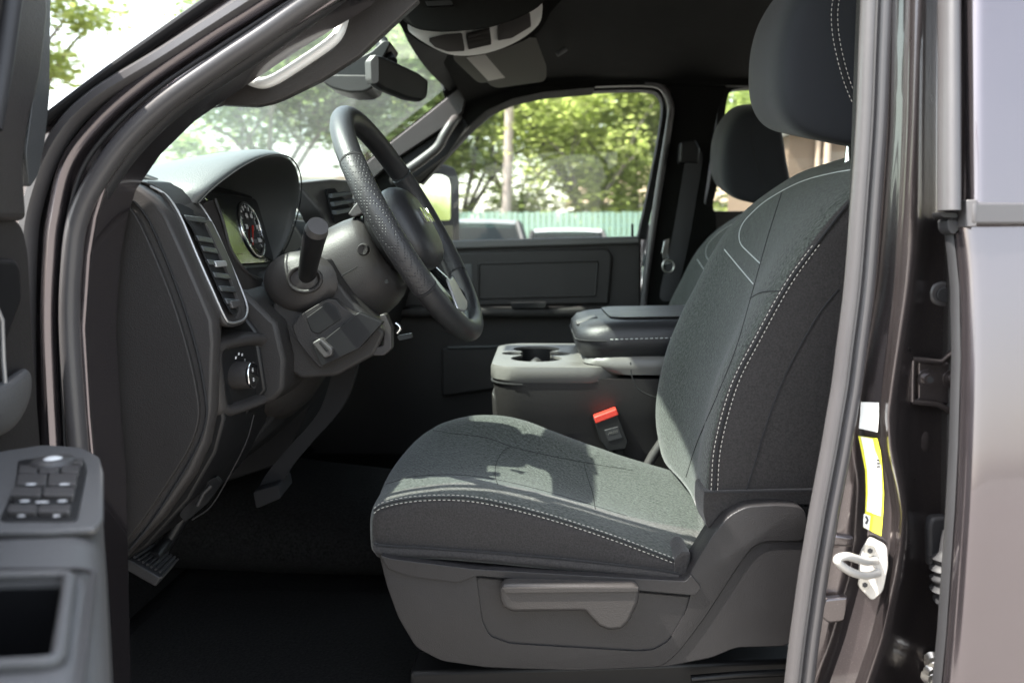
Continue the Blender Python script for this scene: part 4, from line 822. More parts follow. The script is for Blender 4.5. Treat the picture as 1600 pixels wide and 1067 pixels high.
# backrest: loops at stations across the seat, closed side profile
BK = [  # Y, front curve bottom->top (pix at Y), back curve top->bottom
 (1.012, [(1104, 800), (1112, 770), (1118, 700), (1143, 610), (1178, 540), (1228, 450), (1276, 382), (1330, 318), (1400, 262)], [(1470, 255), (1500, 330), (1430, 500), (1360, 650), (1300, 790)]),
 (1.016, [(1102, 806), (1108, 770), (1113, 700), (1138, 606), (1173, 536), (1223, 446), (1271, 377), (1326, 312), (1398, 255)], [(1476, 248), (1508, 330), (1440, 500), (1370, 650), (1310, 795)]),
 (1.030, [(1098, 806), (1101, 770), (1106, 700), (1130, 600), (1164, 530), (1213, 440), (1262, 368), (1318, 303), (1392, 246)], [(1480, 240), (1512, 330), (1444, 500), (1374, 650), (1314, 800)]),
 (1.070, [(1090, 806), (1092, 765), (1096, 695), (1118, 597), (1150, 527), (1198, 436), (1246, 361), (1302, 296), (1378, 240)], [(1470, 235), (1500, 330), (1436, 500), (1368, 650), (1310, 800)]),
 (1.110, [(1086, 800), (1089, 755), (1096, 690), (1116, 600), (1145, 530), (1190, 437), (1234, 360), (1288, 293), (1362, 240)], [(1455, 236), (1484, 330), (1424, 500), (1358, 650), (1302, 795)]),
 (1.150, [(1084, 792), (1088, 745), (1098, 685), (1118, 605), (1142, 538), (1180, 445), (1221, 362), (1273, 292), (1346, 240)], [(1438, 238), (1466, 330), (1410, 500), (1346, 650), (1292, 788)]),
 (1.240, [(1074, 770), (1078, 720), (1088, 662), (1104, 590), (1126, 528), (1160, 442), (1196, 362), (1246, 294), (1316, 246)], [(1406, 244), (1430, 330), (1380, 500), (1320, 640), (1270, 766)]),
 (1.330, [(1056, 748), (1058, 700), (1064, 645), (1078, 575), (1098, 516), (1130, 440), (1166, 366), (1214, 302), (1284, 256)], [(1372, 252), (1394, 330), (1348, 490), (1292, 630), (1246, 745)]),
 (1.380, [(1044, 736), (1040, 690), (1042, 630), (1055, 562), (1078, 504), (1110, 440), (1146, 366), (1196, 308), (1264, 262)], [(1350, 258), (1372, 335), (1328, 490), (1276, 620), (1232, 735)]),
 (1.430, [(1036, 722), (1026, 680), (1026, 622), (1036, 562), (1058, 503), (1090, 440), (1124, 374), (1172, 318), (1240, 272)], [(1326, 268), (1346, 340), (1306, 480), (1258, 610), (1218, 722)]),
 (1.465, [(1036, 705), (1026, 664), (1026, 612), (1038, 555), (1060, 498), (1090, 440), (1120, 382), (1160, 332), (1222, 288)], [(1300, 284), (1318, 345), (1282, 470), (1240, 590), (1204, 705)]),
 (1.480, [(1050, 690), (1042, 655), (1042, 610), (1054, 556), (1074, 503), (1102, 446), (1130, 396), (1164, 352), (1216, 312)], [(1284, 308), (1300, 352), (1268, 465), (1228, 575), (1194, 690)]),
]
def bkloop(f, b, Y): return curveA(f, Y, 40) + resample(catmull(UL([f[-1]] + b + [f[0]], Y), 5), 26)[1:-1]
back = loft('backrest', [bkloop(f, b, y) for y, f, b in BK], 'fabric', ds, smooth=180, sub=1)
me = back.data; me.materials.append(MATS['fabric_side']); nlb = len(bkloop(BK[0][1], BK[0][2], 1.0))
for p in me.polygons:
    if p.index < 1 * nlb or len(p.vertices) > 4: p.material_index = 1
rumple(back, .0022, 12)
sb = [(1116, 766), (1122, 695), (1147, 603), (1182, 533), (1232, 443), (1278, 379)]
dashes('stitching', catmull(UL([(x - 5, y) for x, y in sb], 1.0125), 8), 'thread', ds)
dashes('stitching', catmull(UL([(x + 5, y) for x, y in sb], 1.0095), 8), 'thread', ds)
tube('welt_seam', catmull(UL(sb + [(1330, 312), (1350, 290)], 1.0125), 8), .0014, 'seam', ds, n=5)
bv = bvh_of(back)
for pix in ([(1310, 452), (1280, 490), (1248, 545), (1220, 602), (1196, 668), (1176, 735), (1164, 772)],):
    tube('welt_seam', on_surf(bv, pix), .0013, 'seam', ds, n=5)
for pix in ([(1132, 390), (1150, 412), (1177, 444)], [(1188, 412), (1168, 393), (1158, 382), (1155, 370), (1158, 355), (1170, 338), (1200, 312), (1250, 285), (1300, 271), (1350, 263)]):
    p_ = on_surf(bv, pix)
    if len(p_) > 3: tube('accent_thread', p_, .0010, 'thread_dim', ds, n=5)
for pix in ([(1222, 300), (1200, 370), (1186, 420), (1172, 470), (1150, 545), (1120, 620), (1090, 690), (1072, 745)], [(1172, 466), (1190, 457), (1215, 455), (1230, 458)]):
    p_ = on_surf(bv, pix)
    if len(p_) > 3: tube('seam_line', p_, .0009, 'seam', ds, n=5)
# lower back skirt
slab('back_skirt', rounded(UL([(1100, 768), (1170, 766), (1280, 764), (1300, 790), (1170, 786), (1150, 788), (1128, 800), (1106, 828), (1099, 800)], 1.0085), .006), (0, .06, 0), 'fabric_side', ds, bevel=.004)
tube('welt_seam', UL([(1100, 769), (1168, 768), (1270, 766)], 1.0025), .0012, 'seam', ds, n=5)
# headrest
HR = [(1.075, [(1262, 20), (1248, 60), (1243, 110), (1248, 160), (1268, 192), (1300, 205), (1350, 215), (1402, 205), (1388, 100), (1370, 0), (1340, -26), (1300, -20)]),
      (1.080, [(1250, 5), (1232, 50), (1226, 110), (1231, 168), (1254, 203), (1292, 218), (1350, 228), (1416, 218), (1402, 100), (1384, -10), (1346, -42), (1292, -38)]),
      (1.100, [(1240, -6), (1218, 45), (1211, 110), (1216, 170), (1241, 208), (1284, 222), (1345, 232), (1414, 222), (1401, 100), (1382, -16), (1340, -50), (1282, -48)]),
      (1.140, [(1228, -8), (1206, 45), (1198, 110), (1203, 165), (1228, 204), (1272, 218), (1333, 228), (1400, 218), (1387, 100), (1368, -18), (1326, -52), (1268, -50)]),
      (1.240, [(1198, 10), (1180, 55), (1174, 112), (1178, 164), (1200, 200), (1240, 212), (1298, 222), (1358, 214), (1346, 100), (1330, -4), (1290, -34), (1238, -32)]),
      (1.330, [(1190, 30), (1172, 70), (1166, 120), (1170, 166), (1190, 198), (1226, 210), (1278, 218), (1332, 210), (1322, 110), (1308, 14), (1272, -12), (1224, -10)]),
      (1.370, [(1200, 50), (1186, 84), (1182, 125), (1186, 162), (1202, 188), (1232, 198), (1274, 206), (1316, 198), (1308, 115), (1296, 36), (1266, 12), (1230, 16)])]
hr = loft('headrest', [resample(catmull(UL(p, y), 5, True) + UL(p[:1], y), 41)[:-1] for y, p in HR], 'headrest_cloth', ds, smooth=180, sub=2)
bv = bvh_of(hr)
for dx in (-5, 5):
    p_ = on_surf(bv, [(1308 + dx, -10), (1304 + dx, 20), (1306 + dx, 55), (1314 + dx, 95), (1326 + dx, 135), (1342 + dx, 172)], .0004)
    dashes('stitching', p_, 'thread', ds, r=.00055)
p_ = on_surf(bv, [(1308, -10), (1304, 20), (1306, 55), (1314, 95), (1326, 135), (1342, 172)], .0002); tube('welt_seam', p_, .0011, 'seam', ds, n=5)
tube('headrest_post', [U(1332, 200, 1.17), U(1324, 275, 1.17)], .006, 'chrome', ds, n=10)
# plastic side shield with recessed panel and lever
shp = [(592, 866), (610, 874), (740, 890), (905, 900), (1072, 908), (1086, 880), (1112, 838), (1138, 806), (1166, 791), (1215, 788), (1252, 791), (1262, 806), (1262, 880), (1252, 985), (1230, 1010), (1150, 1012), (1112, 1028), (1040, 1042), (900, 1048), (760, 1043), (690, 1033), (650, 1012), (622, 965), (604, 915)]
shield = slab('side_shield', rounded(UL(shp, .9866), .008), (0, .045, 0), 'seat_plastic', ds, bevel=.006, seg=4)
# raised frame of the shield with the opening for the lever
frm = [(592, 866), (610, 874), (740, 890), (905, 900), (1072, 908), (1086, 880), (1112, 838), (1138, 806), (1166, 791), (1215, 788), (1252, 791), (1262, 806), (1260, 846), (1200, 846), (1180, 852), (1160, 876), (1100, 968), (1062, 1018), (1035, 1042), (900, 1048), (760, 1043), (690, 1033), (650, 1012), (622, 965), (604, 915)]
fr_ = slab('shield_frame', rounded(UL(frm, .984), .010), (0, .03, 0), 'seat_plastic', ds, bevel=.004, seg=4)
hole = [(742, 901), (1084, 932), (1074, 966), (1048, 1010), (1024, 1024), (1000, 1026), (796, 1014), (764, 1002), (752, 978)]
hin = [(752, 908), (1076, 937), (1066, 962), (1042, 1002), (1022, 1016), (1000, 1018), (800, 1006), (772, 996), (762, 975)]
cut(fr_, rounded(UL(hole, .97), .006), (0, .08, 0))
h0, h1 = rounded(UL(hole, .9842), .006), rounded(UL(hin, .992), .006)
loft('panel_chamfer', [[p + Vector((0, .012, 0)) for p in h0], h0, h1, [p + Vector((0, .012, 0)) for p in h1]], 'seat_plastic', ds, cap=False, smooth=30)
slab('lever_panel', rounded(UL([(x + (905 - x) * .008, y + (960 - y) * .012) for x, y in hin], .9925), .006), (0, .012, 0), 'seat_plastic', ds, bevel=.001)
slab('shield_upper_rail', rounded(UL([(594, 867), (612, 873), (740, 889), (1072, 908), (1080, 898), (1096, 918), (1086, 930), (745, 899), (715, 910), (640, 900), (606, 888)], .980), .003), (0, .012, 0), 'seat_plastic', ds, bevel=.005, seg=4)
lv = [(780, 922), (786, 914), (800, 912), (900, 914), (992, 916), (1000, 922), (998, 942), (984, 972), (972, 984), (952, 986), (936, 980), (914, 956), (800, 957), (786, 950), (781, 938)]
slab('height_lever', rounded(UL(lv, .963), .003), (0, .022, 0), 'trim_grey', ds, bevel=.006, seg=4)
slab('lever_edge', rounded(UL([(784, 918), (998, 918), (996, 924), (790, 926)], .9605), .001), (0, .004, 0), 'trim_grey', ds, bevel=.001)
slab('seat_track', UL([(640, 1050), (1250, 1030), (1250, 1100), (640, 1100)], 1.05), (0, .06, 0), 'black_plastic', ds, bevel=.006)
slab('seat_track', UL([(700, 930), (1150, 930), (1150, 970), (700, 970)], 1.40), (0, .06, 0), 'black_plastic', ds, bevel=.006)
slab('seat_pan', UL([(640, 875), (1240, 890), (1240, 935), (640, 920)], 1.06), (0, .38, 0), 'black_plastic', ds, bevel=.01)
tube('track_bar', UL([(1080, 1060, 1.03), (1150, 1054, 1.03), (1230, 1050, 1.03)]), .005, 'black_plastic', ds, n=8)
# ------------------------------------------------------------------ passenger seat (same build, standing farther over and a little back)
pshift = Vector((.125, .89, -.03))
ps = thing('passenger_seat', 'dark grey cloth passenger seat on the far side of the console', 'seat', V(.1, 1.24, -.64) )
for o in list(ds.children):
    if o.name.split('.')[0] in ('cushion', 'backrest', 'headrest', 'accent_thread', 'seam_line', 'seat_pan', 'welt_seam'):
        c = o.copy(); COL.objects.link(c); c.parent = ps; c.matrix_parent_inverse = o.matrix_parent_inverse.copy()
ps.location = ps.location + pshift
# ------------------------------------------------------------------ centre console
cc = thing('centre_console', 'grey centre console with cup holders and padded armrest lid', 'console', V(.1, 1.685, -.6))
Y0, Y1 = 1.51, 1.88
bodyp = xz([(764, 590), (768, 612), (790, 640), (800, 655), (1180, 665), (1200, 560), (1000, 545), (930, 575), (880, 592), (790, 596)], Y0)
def rbox(x0, x1, y0, y1, r, z, n=5, tx=0):
    o = []
    for cx, cy, a0 in ((x1 - r, y0 + r, -90), (x1 - r, y1 - r, 0), (x0 + r, y1 - r, 90), (x0 + r, y0 + r, 180)):
        for k in range(n + 1):
            a = R(a0 + 90 * k / n); o.append(Vector((cx + r * math.cos(a), cy + r * math.sin(a), z + tx * (cx + r * math.cos(a)))))
    return o
xf, xm, xr = U(766, 575, Y0).x, U(975, 560, Y0).x, .42
zb = U(800, 655, Y0).z - .03
zt = U(830, 573, Y0).z
loft('console_body', [rbox(xf + d, xr, Y0 + e, Y1 - e, r, z) for d, e, r, z in ((.045, .02, .05, zb - .12), (.03, .015, .05, zb), (.01, .006, .055, zb + .03), (.002, .001, .06, zt - .035), (.0, .0, .06, zt - .022))], 'dash_plastic', cc, smooth=60)
tube('console_seam', rbox(xf - .0005, xr, Y0 - .0005, Y1, .06, zt - .033), .0018, 'seam', cc, n=5)
tray = loft('cup_tray', [rbox(xf - .002 + d, xm, Y0 - .002 + e, Y1 + .002 - e, .06, z) for d, e, z in ((.004, .004, zt - .032), (0, 0, zt - .026), (0, 0, zt - .008), (.002, .002, zt - .001), (.008, .008, zt + .001))], 'tray_grey', cc, smooth=60)
tc0 = Vector((U(838, 555, 1.69).x, (Y0 + Y1) / 2, zt))
cbody = [o for o in cc.children if o.name.startswith('console_body')][0]
def lobe(n=72):
    o = []
    for k in range(n):
        a = 2 * math.pi * k / n; best = 0
        for cx, cy, r in ((0, -.075, .050), (0, .075, .050), (-.045, 0, .026), (.04, 0, .03), (0, 0, .04)):
            ux, uy = math.cos(a), math.sin(a); b = cx * ux + cy * uy; disc = r * r - (cx * cx + cy * cy - b * b)
            if disc > 0: best = max(best, b + math.sqrt(disc))
        o.append(tc0 + Vector((best * math.cos(a), best * math.sin(a), .02)))
    return o
cp = lobe(); cut(tray, cp, (0, 0, -.06)); cut(cbody, cp, (0, 0, -.14))
ring0 = [Vector((tc0.x + (p.x - tc0.x) * .985, tc0.y + (p.y - tc0.y) * .985, zt - .004)) for p in cp]
loft('cup_liner', [ring0, [p - Vector((0, 0, .07)) for p in ring0], [tc0 + (p - tc0) * .03 - Vector((0, 0, .074)) for p in ring0]], 'black_plastic', cc, cap=False, smooth=30)
tube('cup_divider', [tc0 + Vector((0, 0, -.075)), tc0 + Vector((0, 0, -.03)), tc0 + Vector((0, 0, -.016)), tc0 + Vector((0, 0, -.008))], [.022, .02, .014, .003], 'dash_plastic', cc, n=16)
cut(tray, rounded([Vector((x, y, zt + .02)) for x, y in ((lerp(xf, xm, .74), 1.60), (lerp(xf, xm, .98), 1.60), (lerp(xf, xm, .98), 1.70), (lerp(xf, xm, .74), 1.70))], .012), (0, 0, -.035))
# shoulder block under the lid and the lid
x2 = U(912, 560, Y0).x
loft('lid_base', [[p + Vector((0, 0, 0)) for p in rbox(x2 + d, xr, Y0 + e, Y1 - e, .05, z)] for d, e, z in ((.03, -.001, zt - .014), (.01, -.002, zt - .004), (.0, -.002, zt + .004), (.004, .002, zt + .014), (.012, .01, zt + .026))], 'tray_grey', cc, smooth=60)
zl = U(940, 500, 1.60).z
xl = U(899, 520, 1.58).x
secl = []
for d, e, z in ((.024, .02, zl - .070), (.006, .004, zl - .062), (.0, 0, zl - .035), (.002, .002, zl - .018), (.012, .010, zl - .006), (.03, .025, zl), (.06, .05, zl + .003)):
    secl.append(rbox(xl + d, xr - d * .3, Y0 + .0 + e, Y1 - e, .055, z, tx=.02))
loft('armrest_lid', secl, 'leather', cc, smooth=70)
tube('lid_seam', [p for p in rbox(xl - .001, xr, Y0 - .001, Y1, .055, zl - .033, tx=.02)], .0012, 'seam', cc, n=5)
dashes('lid_stitching', [p for p in rbox(xl - .001, xr, Y0 - .0015, Y1, .055, zl - .030, tx=.02)][:8] + [], 'thread_dim', cc) if False else None
dashes('lid_stitching', [Vector((lerp(xl + .06, xr - .06, k / 20), Y0 - .0012, zl - .029 + .02 * lerp(xl, xr, k / 20))) for k in range(21)], 'thread_dim', cc, on=.006, off=.003, r=.0009)
slab('lid_top_panel', rbox(xl + .065, xr - .05, Y0 + .045, Y1 - .045, .04, zl + .0045, tx=.02), (0, 0, .002), 'trim_light', cc, bevel=.001)
slab('lid_latch', rounded([Vector((xl + .004, 1.60, zl - .012)), Vector((xl + .004, 1.655, zl - .012)), Vector((xl + .045, 1.655, zl + .001)), Vector((xl + .045, 1.60, zl + .001))], .004), (-.002, 0, .006), 'trim_light', cc, bevel=.003)
slab('front_pedestal', UL([(768, 612), (800, 640), (1100, 650), (1100, 760), (775, 760)], 1.60), (0, .18, 0), 'dash_plastic', cc, bevel=.01)
tube('hinge_cover_line', catmull(UL([(985, 566), (988, 590), (1000, 610), (1030, 622), (1060, 622)], 1.509), 4), .0012, 'seam', cc, n=5)
# ------------------------------------------------------------------ belt buckle
bk = thing('belt_buckle', 'black seat belt buckle with red release button beside the driver cushion', 'buckle', U(955, 700, 1.50))
slab('buckle_body', rounded(UL([(927, 655), (964, 642), (982, 690), (978, 702), (950, 706), (938, 690)], 1.488), .003), (0, .022, 0), 'black_plastic', bk, bevel=.003)
slab('release_button', rounded(UL([(928, 652), (963, 639), (967, 648), (931, 662)], 1.486), .002), (0, .026, 0), 'red', bk, bevel=.002)
slab('buckle_window', rounded(UL([(944, 672), (966, 666), (973, 684), (951, 690)], 1.4865), .002), (0, .003, 0), 'rubber_dark', bk, bevel=.001)
text('press_letters', 'PRESS', 'tray_grey', bk, U(958, 676, 1.4862), U(973, 672, 1.48) - U(952, 678, 1.48), Vector((.25, 0, 1)), .0075, .0004)
tube('buckle_stalk', UL([(963, 700, 1.50), (970, 716, 1.50), (985, 745, 1.50)]), .010, 'black_plastic', bk, n=10, flat=.5)
tube('console_side_trim', UL([(1035, 690, 1.495), (1020, 712, 1.495), (1008, 735, 1.495)]), .009, 'trim_light', bk, n=10) 
# ------------------------------------------------------------------ passenger belt on the far pillar
sbel = thing('seat_belt', 'black passenger seat belt hanging from the far centre pillar', 'seat belt', U(1060, 420, 2.42))
g = []
for px, py, Y in ((1086, 232, 2.415), (1082, 262, 2.41), (1072, 320, 2.40), (1062, 380, 2.39), (1050, 430, 2.385), (1040, 470, 2.38)):
    g.append([U(px - 13, py, Y), U(px, py + 1, Y - .002), U(px + 14, py + 2, Y)])
shell('strap', g, .0016, 'rubber_dark', sbel, sub=1)
slab('guide_cover', rounded(UL([(1064, 222), (1086, 218), (1094, 232), (1092, 256), (1062, 254)], 2.405), .006), (0, .05, 0), 'black_plastic', sbel, bevel=.006)
slab('latch_plate', rounded(UL([(1038, 376), (1046, 372), (1044, 400), (1048, 412), (1038, 414), (1034, 396)], 2.385), .002), (0, .004, 0), 'chrome', sbel, bevel=.001)
tube('latch_ring', [U(1044 + 9 * math.cos(a), 416 + 10 * math.sin(a), 2.382) for a in [k * math.pi / 8 for k in range(17)]], .0025, 'steel', sbel, n=6)
# ------------------------------------------------------------------ overhead items
oc = thing('overhead_console', 'silver overhead console with map lamps below the headliner', 'console', U(745, 50, 1.7))
lens = [(642, 46), (660, 62), (690, 78), (720, 84), (760, 80), (800, 66), (832, 46), (843, 28), (838, 12), (822, 14), (790, 30), (745, 44), (700, 48), (665, 44)]
def oY(px): return lerp(1.62, 1.80, (px - 640) / 200)
oz = lambda px: oY(px)
lp = catmull([U(x, y, oY(x)) for x, y in lens], 3, True); lcn = sum(lp, Vector()) / len(lp); upv = Vector((0, .35, 1)).normalized()
loft('lens_housing', [[lcn + (p - lcn) * s + upv * h for p in lp] for s, h in ((1.06, .03), (1.04, .0), (.98, -.006), (.90, -.007))], 'silver', oc, smooth=60)
base = [(600, -30), (618, 36), (640, 62), (690, 86), (760, 88), (835, 60), (862, 25), (880, -30)]
loft('console_base', [[lcn + (p - lcn) * s + upv * h for p in catmull([U(x, y, oY(x) + .01) for x, y in base], 4, True)] for s, h in ((1.0, .06), (1.0, .012), (.96, .004), (.7, .002))], 'headliner', oc, smooth=60)
for pix, mat in (([(670, 60), (694, 54), (722, 52), (726, 76), (700, 77), (680, 70)], 'trim_light'), ([(728, 52), (765, 43), (768, 66), (732, 74)], 'dash_plastic'), ([(778, 40), (812, 25), (828, 20), (830, 38), (800, 56), (778, 60)], 'trim_light'), ([(782, 44), (826, 24), (828, 32), (786, 54)], 'dash_plastic')):
    slab('lamp_panel' if mat == 'trim_light' else 'button_block', rounded([U(x, y, oY(x) - .012) for x, y in pix], .003), -upv * .006, mat, oc, bevel=.002)
for k in range(3):
    a = [(732, 54 + k * 6), (764, 46 + k * 6), (765, 50 + k * 6), (733, 58 + k * 6)]
    slab('button', [U(x, y, oY(x) - .019) for x, y in a], -upv * .004, 'trim_grey', oc, bevel=.001)
slab('button', [U(x, y, oY(x) - .019) for x, y in ((741, 70), (770, 63), (771, 68), (744, 76))], -upv * .003, 'red', oc, bevel=.001) if False else None
# passenger sun visor with its warning label
pv = thing('sun_visor', 'grey passenger sun visor with a white warning label, folded up', 'sun visor', U(785, 100, 2.0))
vz = [(705, 90), (770, 62), (828, 58), (836, 66), (855, 118), (850, 128), (778, 138), (766, 134), (762, 129), (748, 131)]
vp = [U(x, y, lerp(1.95, 1.90, (y - 60) / 75) + .0012 * (x - 705)) for x, y in vz]
slab('visor_panel', rounded(vp, .015), Vector((0, .006, .018)), 'visor_grey', pv, bevel=.006)
slab('warning_label', [U(x, y, lerp(1.95, 1.90, (y - 60) / 75) + .0012 * (x - 705) - .006) for x, y in ((729, 91), (758, 86), (789, 122), (763, 127))], Vector((0, .001, .001)), 'label_white', pv, bevel=0)
tube('visor_pin', UL([(870, 86, 2.16), (885, 76, 2.16)]), .006, 'dash_pad', pv)
# driver sun visor, inboard end
dv = thing('sun_visor', 'black driver sun visor folded against the headliner at the top edge', 'sun visor', U(740, 20, 1.45))
slab('visor_panel', rounded(UL([(560, -60), (596, -5), (622, 28), (648, 47), (690, 52), (760, 46), (810, 30), (850, 8), (870, -60)], 1.47), .02), (0, .025, .01), 'headliner', dv, bevel=.008)
slab('visor_clip', rounded(UL([(664, 2), (705, 0), (708, 8), (668, 10)], 1.462), .002), (0, .02, 0), 'black_plastic', dv, bevel=.002)
# rear-view mirror and sensor cover
rm = thing('rear_view_mirror', 'black rear view mirror hanging from the windshield', 'mirror', U(620, 120, 1.62))
mp = rounded(UL([(582, 92, 1.56), (592, 86, 1.57), (600, 88, 1.58), (655, 114, 1.68), (671, 126, 1.70), (669, 152, 1.70), (660, 159, 1.69), (640, 156, 1.66), (600, 140, 1.58), (584, 128, 1.56)]), .006)
slab('mirror_housing', mp, (-.018, .012, 0), 'black_plastic', rm, bevel=.006, seg=3)
slab('mirror_edge', rounded(UL([(579, 96, 1.552), (588, 85, 1.553), (592, 92, 1.556), (592, 128, 1.556), (584, 132, 1.554), (580, 124, 1.552)]), .003), (-.012, .006, 0), 'trim_light', rm, bevel=.003)
tube('mirror_stem', UL([(612, 98, 1.66), (602, 80, 1.68), (596, 66, 1.70)]), [.012, .010, .014], 'black_plastic', rm, n=12)
sn = [(500, 118), (503, 112), (520, 108), (560, 90), (580, 80), (600, 62), (612, 66), (600, 88), (590, 110), (582, 138), (570, 144), (545, 145), (520, 138), (505, 130)]
slab('sensor_cover', rounded(UL(sn, 1.64), .006), (0, .09, 0), 'black_plastic', rm, bevel=.014, seg=4)
slab('sensor_cap', rounded(UL([(502, 116), (585, 117), (582, 138), (568, 144), (544, 145), (518, 138), (505, 130)], 1.632), .006), (0, .02, 0), 'trim_grey', rm, bevel=.006)
# headliner coat hook
tube('coat_hook', UL([(866, 88, 2.28), (874, 84, 2.27), (884, 78, 2.28)]), .006, 'trim_grey', body, n=8)
# outer tow mirror on passenger side
om = thing('outside_mirror', 'tall black passenger side mirror seen through the far window', 'mirror', U(685, 350, 2.85))
hs = rounded(UL([(640, 262, 2.76), (694, 256, 2.90), (712, 262, 2.955), (719, 280, 2.98), (719, 380, 2.98), (712, 404, 2.955), (640, 400, 2.76)]), .015)
slab('mirror_housing', hs, (-.09, .02, 0), 'matte_black', om, bevel=.008, seg=3)
fl = rounded(UL([(640, 272, 2.76), (688, 273, 2.885), (699, 278, 2.915), (702, 290, 2.925), (702, 344, 2.925), (640, 346, 2.76)]), .01)
slab('flat_glass', [p + Vector((.003, 0, 0)) for p in fl], (.001, 0, 0), 'mirror_glass', om, bevel=0)
slab('convex_glass', [p + Vector((.003, 0, 0)) for p in rounded(UL([(645, 354, 2.77), (706, 352, 2.94), (706, 385, 2.94), (645, 387, 2.77)]), .008)], (.001, 0, 0), 'gloss_black', om, bevel=0)
tube('mirror_arm', UL([(640, 380, 2.70), (660, 385, 2.80)]), .02, 'black_plastic', om)
# brake pedal
bpd = thing('parking_brake_pedal', 'small ribbed parking brake pedal at the foot of the dashboard', 'pedal', U(245, 880, 1.05))
pdp = UL([(198, 872, 1.02), (236, 850, 1.10), (278, 874, 1.10), (252, 903, 1.02)])
slab('pedal_pad', rounded(pdp, .004), (-.008, 0, -.012), 'rubber_dark', bpd, bevel=.002)
for k in range(7):
    t = (k + 1) / 8; a = pdp[0].lerp(pdp[3], t); b = pdp[1].lerp(pdp[2], t); tube('pedal_rib', [a.lerp(b, .08) + Vector((.002, 0, .003)), a.lerp(b, .92) + Vector((.002, 0, .003))], .0018, 'rubber_dark', bpd, n=6)
tube('pedal_edge', [pdp[3] + Vector((0, 0, .001)), pdp[2] + Vector((0, 0, .001))], .0014, 'trim_light', bpd, n=6)
tube('pedal_arm', [pdp[0].lerp(pdp[2], .5), U(262, 845, 1.12), U(300, 780, 1.14)], .010, 'black_plastic', bpd)
bp2 = thing('brake_pedal', 'dark brake pedal arm hanging under the steering column', 'pedal', U(420, 760, 1.25))
loft('pedal_arm', [[p + Vector((0, dy, 0)) + o_ for dy, o_ in ((0, Vector((-.02, 0, 0))), (0, Vector((.02, 0, .012))), (.012, Vector((.02, 0, .012))), (.012, Vector((-.02, 0, 0))))] for p in catmull(UL([(545, 560), (520, 640), (470, 700), (435, 742), (418, 776)], 1.25), 4)], 'matte_black', bp2)
slab('pedal_pad', rounded(UL([(395, 768, 1.22), (435, 757, 1.22), (440, 778, 1.22), (400, 795, 1.22)]), .005), (-.006, .08, 0), 'matte_black', bp2, bevel=.003)
# floor mat
fm = slab('floor_mat', rounded([V(-.66, 1.0, -.636), V(-.05, 1.0, -.636), V(-.05, 1.45, -.636), V(-.66, 1.45, -.636)], .06), (0, 0, .010), 'carpet', None, bevel=.004)
tag(fm, 'black carpet floor mat in the driver footwell', 'floor mat')
# ------------------------------------------------------------------ background beyond the windows
def leafmat(name, c1, c2):
    m = bpy.data.materials.new(name); m.use_nodes = True; nt = m.node_tree; nt.nodes.clear()
    o = nt.nodes.new('ShaderNodeOutputMaterial'); d = nt.nodes.new('ShaderNodeBsdfDiffuse'); t = nt.nodes.new('ShaderNodeBsdfTranslucent'); mx = nt.nodes.new('ShaderNodeMixShader'); mx.inputs[0].default_value = .65
    tc = nt.nodes.new('ShaderNodeTexCoord'); nz = nt.nodes.new('ShaderNodeTexNoise'); nz.inputs['Scale'].default_value = .9; nz.inputs['Detail'].default_value = 8; nt.links.new(tc.outputs['Object'], nz.inputs[0])
    cr = nt.nodes.new('ShaderNodeMapRange'); cr.inputs[1].default_value = .35; cr.inputs[2].default_value = .65; nt.links.new(nz.outputs[0], cr.inputs[0])
    cm = nt.nodes.new('ShaderNodeMix'); cm.data_type = 'RGBA'; cm.inputs[6].default_value = (*c1, 1); cm.inputs[7].default_value = (*c2, 1); nt.links.new(cr.outputs[0], cm.inputs[0])
    nt.links.new(cm.outputs[2], d.inputs[0]); tb = nt.nodes.new('ShaderNodeMix'); tb.data_type = 'RGBA'; tb.blend_type = 'MULTIPLY'; tb.inputs[0].default_value = 1; tb.inputs[7].default_value = (1.8, 2.0, 1.25, 1); nt.links.new(cm.outputs[2], tb.inputs[6]); nt.links.new(tb.outputs[2], t.inputs[0]); nt.links.new(d.outputs[0], mx.inputs[1]); nt.links.new(t.outputs[0], mx.inputs[2]); nt.links.new(mx.outputs[0], o.inputs[0]); MATS[name] = m
leafmat('leaf_oak', (.14, .165, .08), (.23, .25, .13)); leafmat('leaf_bright', (.21, .225, .10), (.31, .32, .165)); leafmat('leaf_deep', (.125, .16, .10), (.20, .235, .145))
mk('bark', (.16, .14, .12), .95, bump=('noise', 12, .8), var=.3, vscale=3)
mk('pole_wood', (.30, .25, .22), .9, bump=('noise', 10, .5), var=.2, vscale=2)
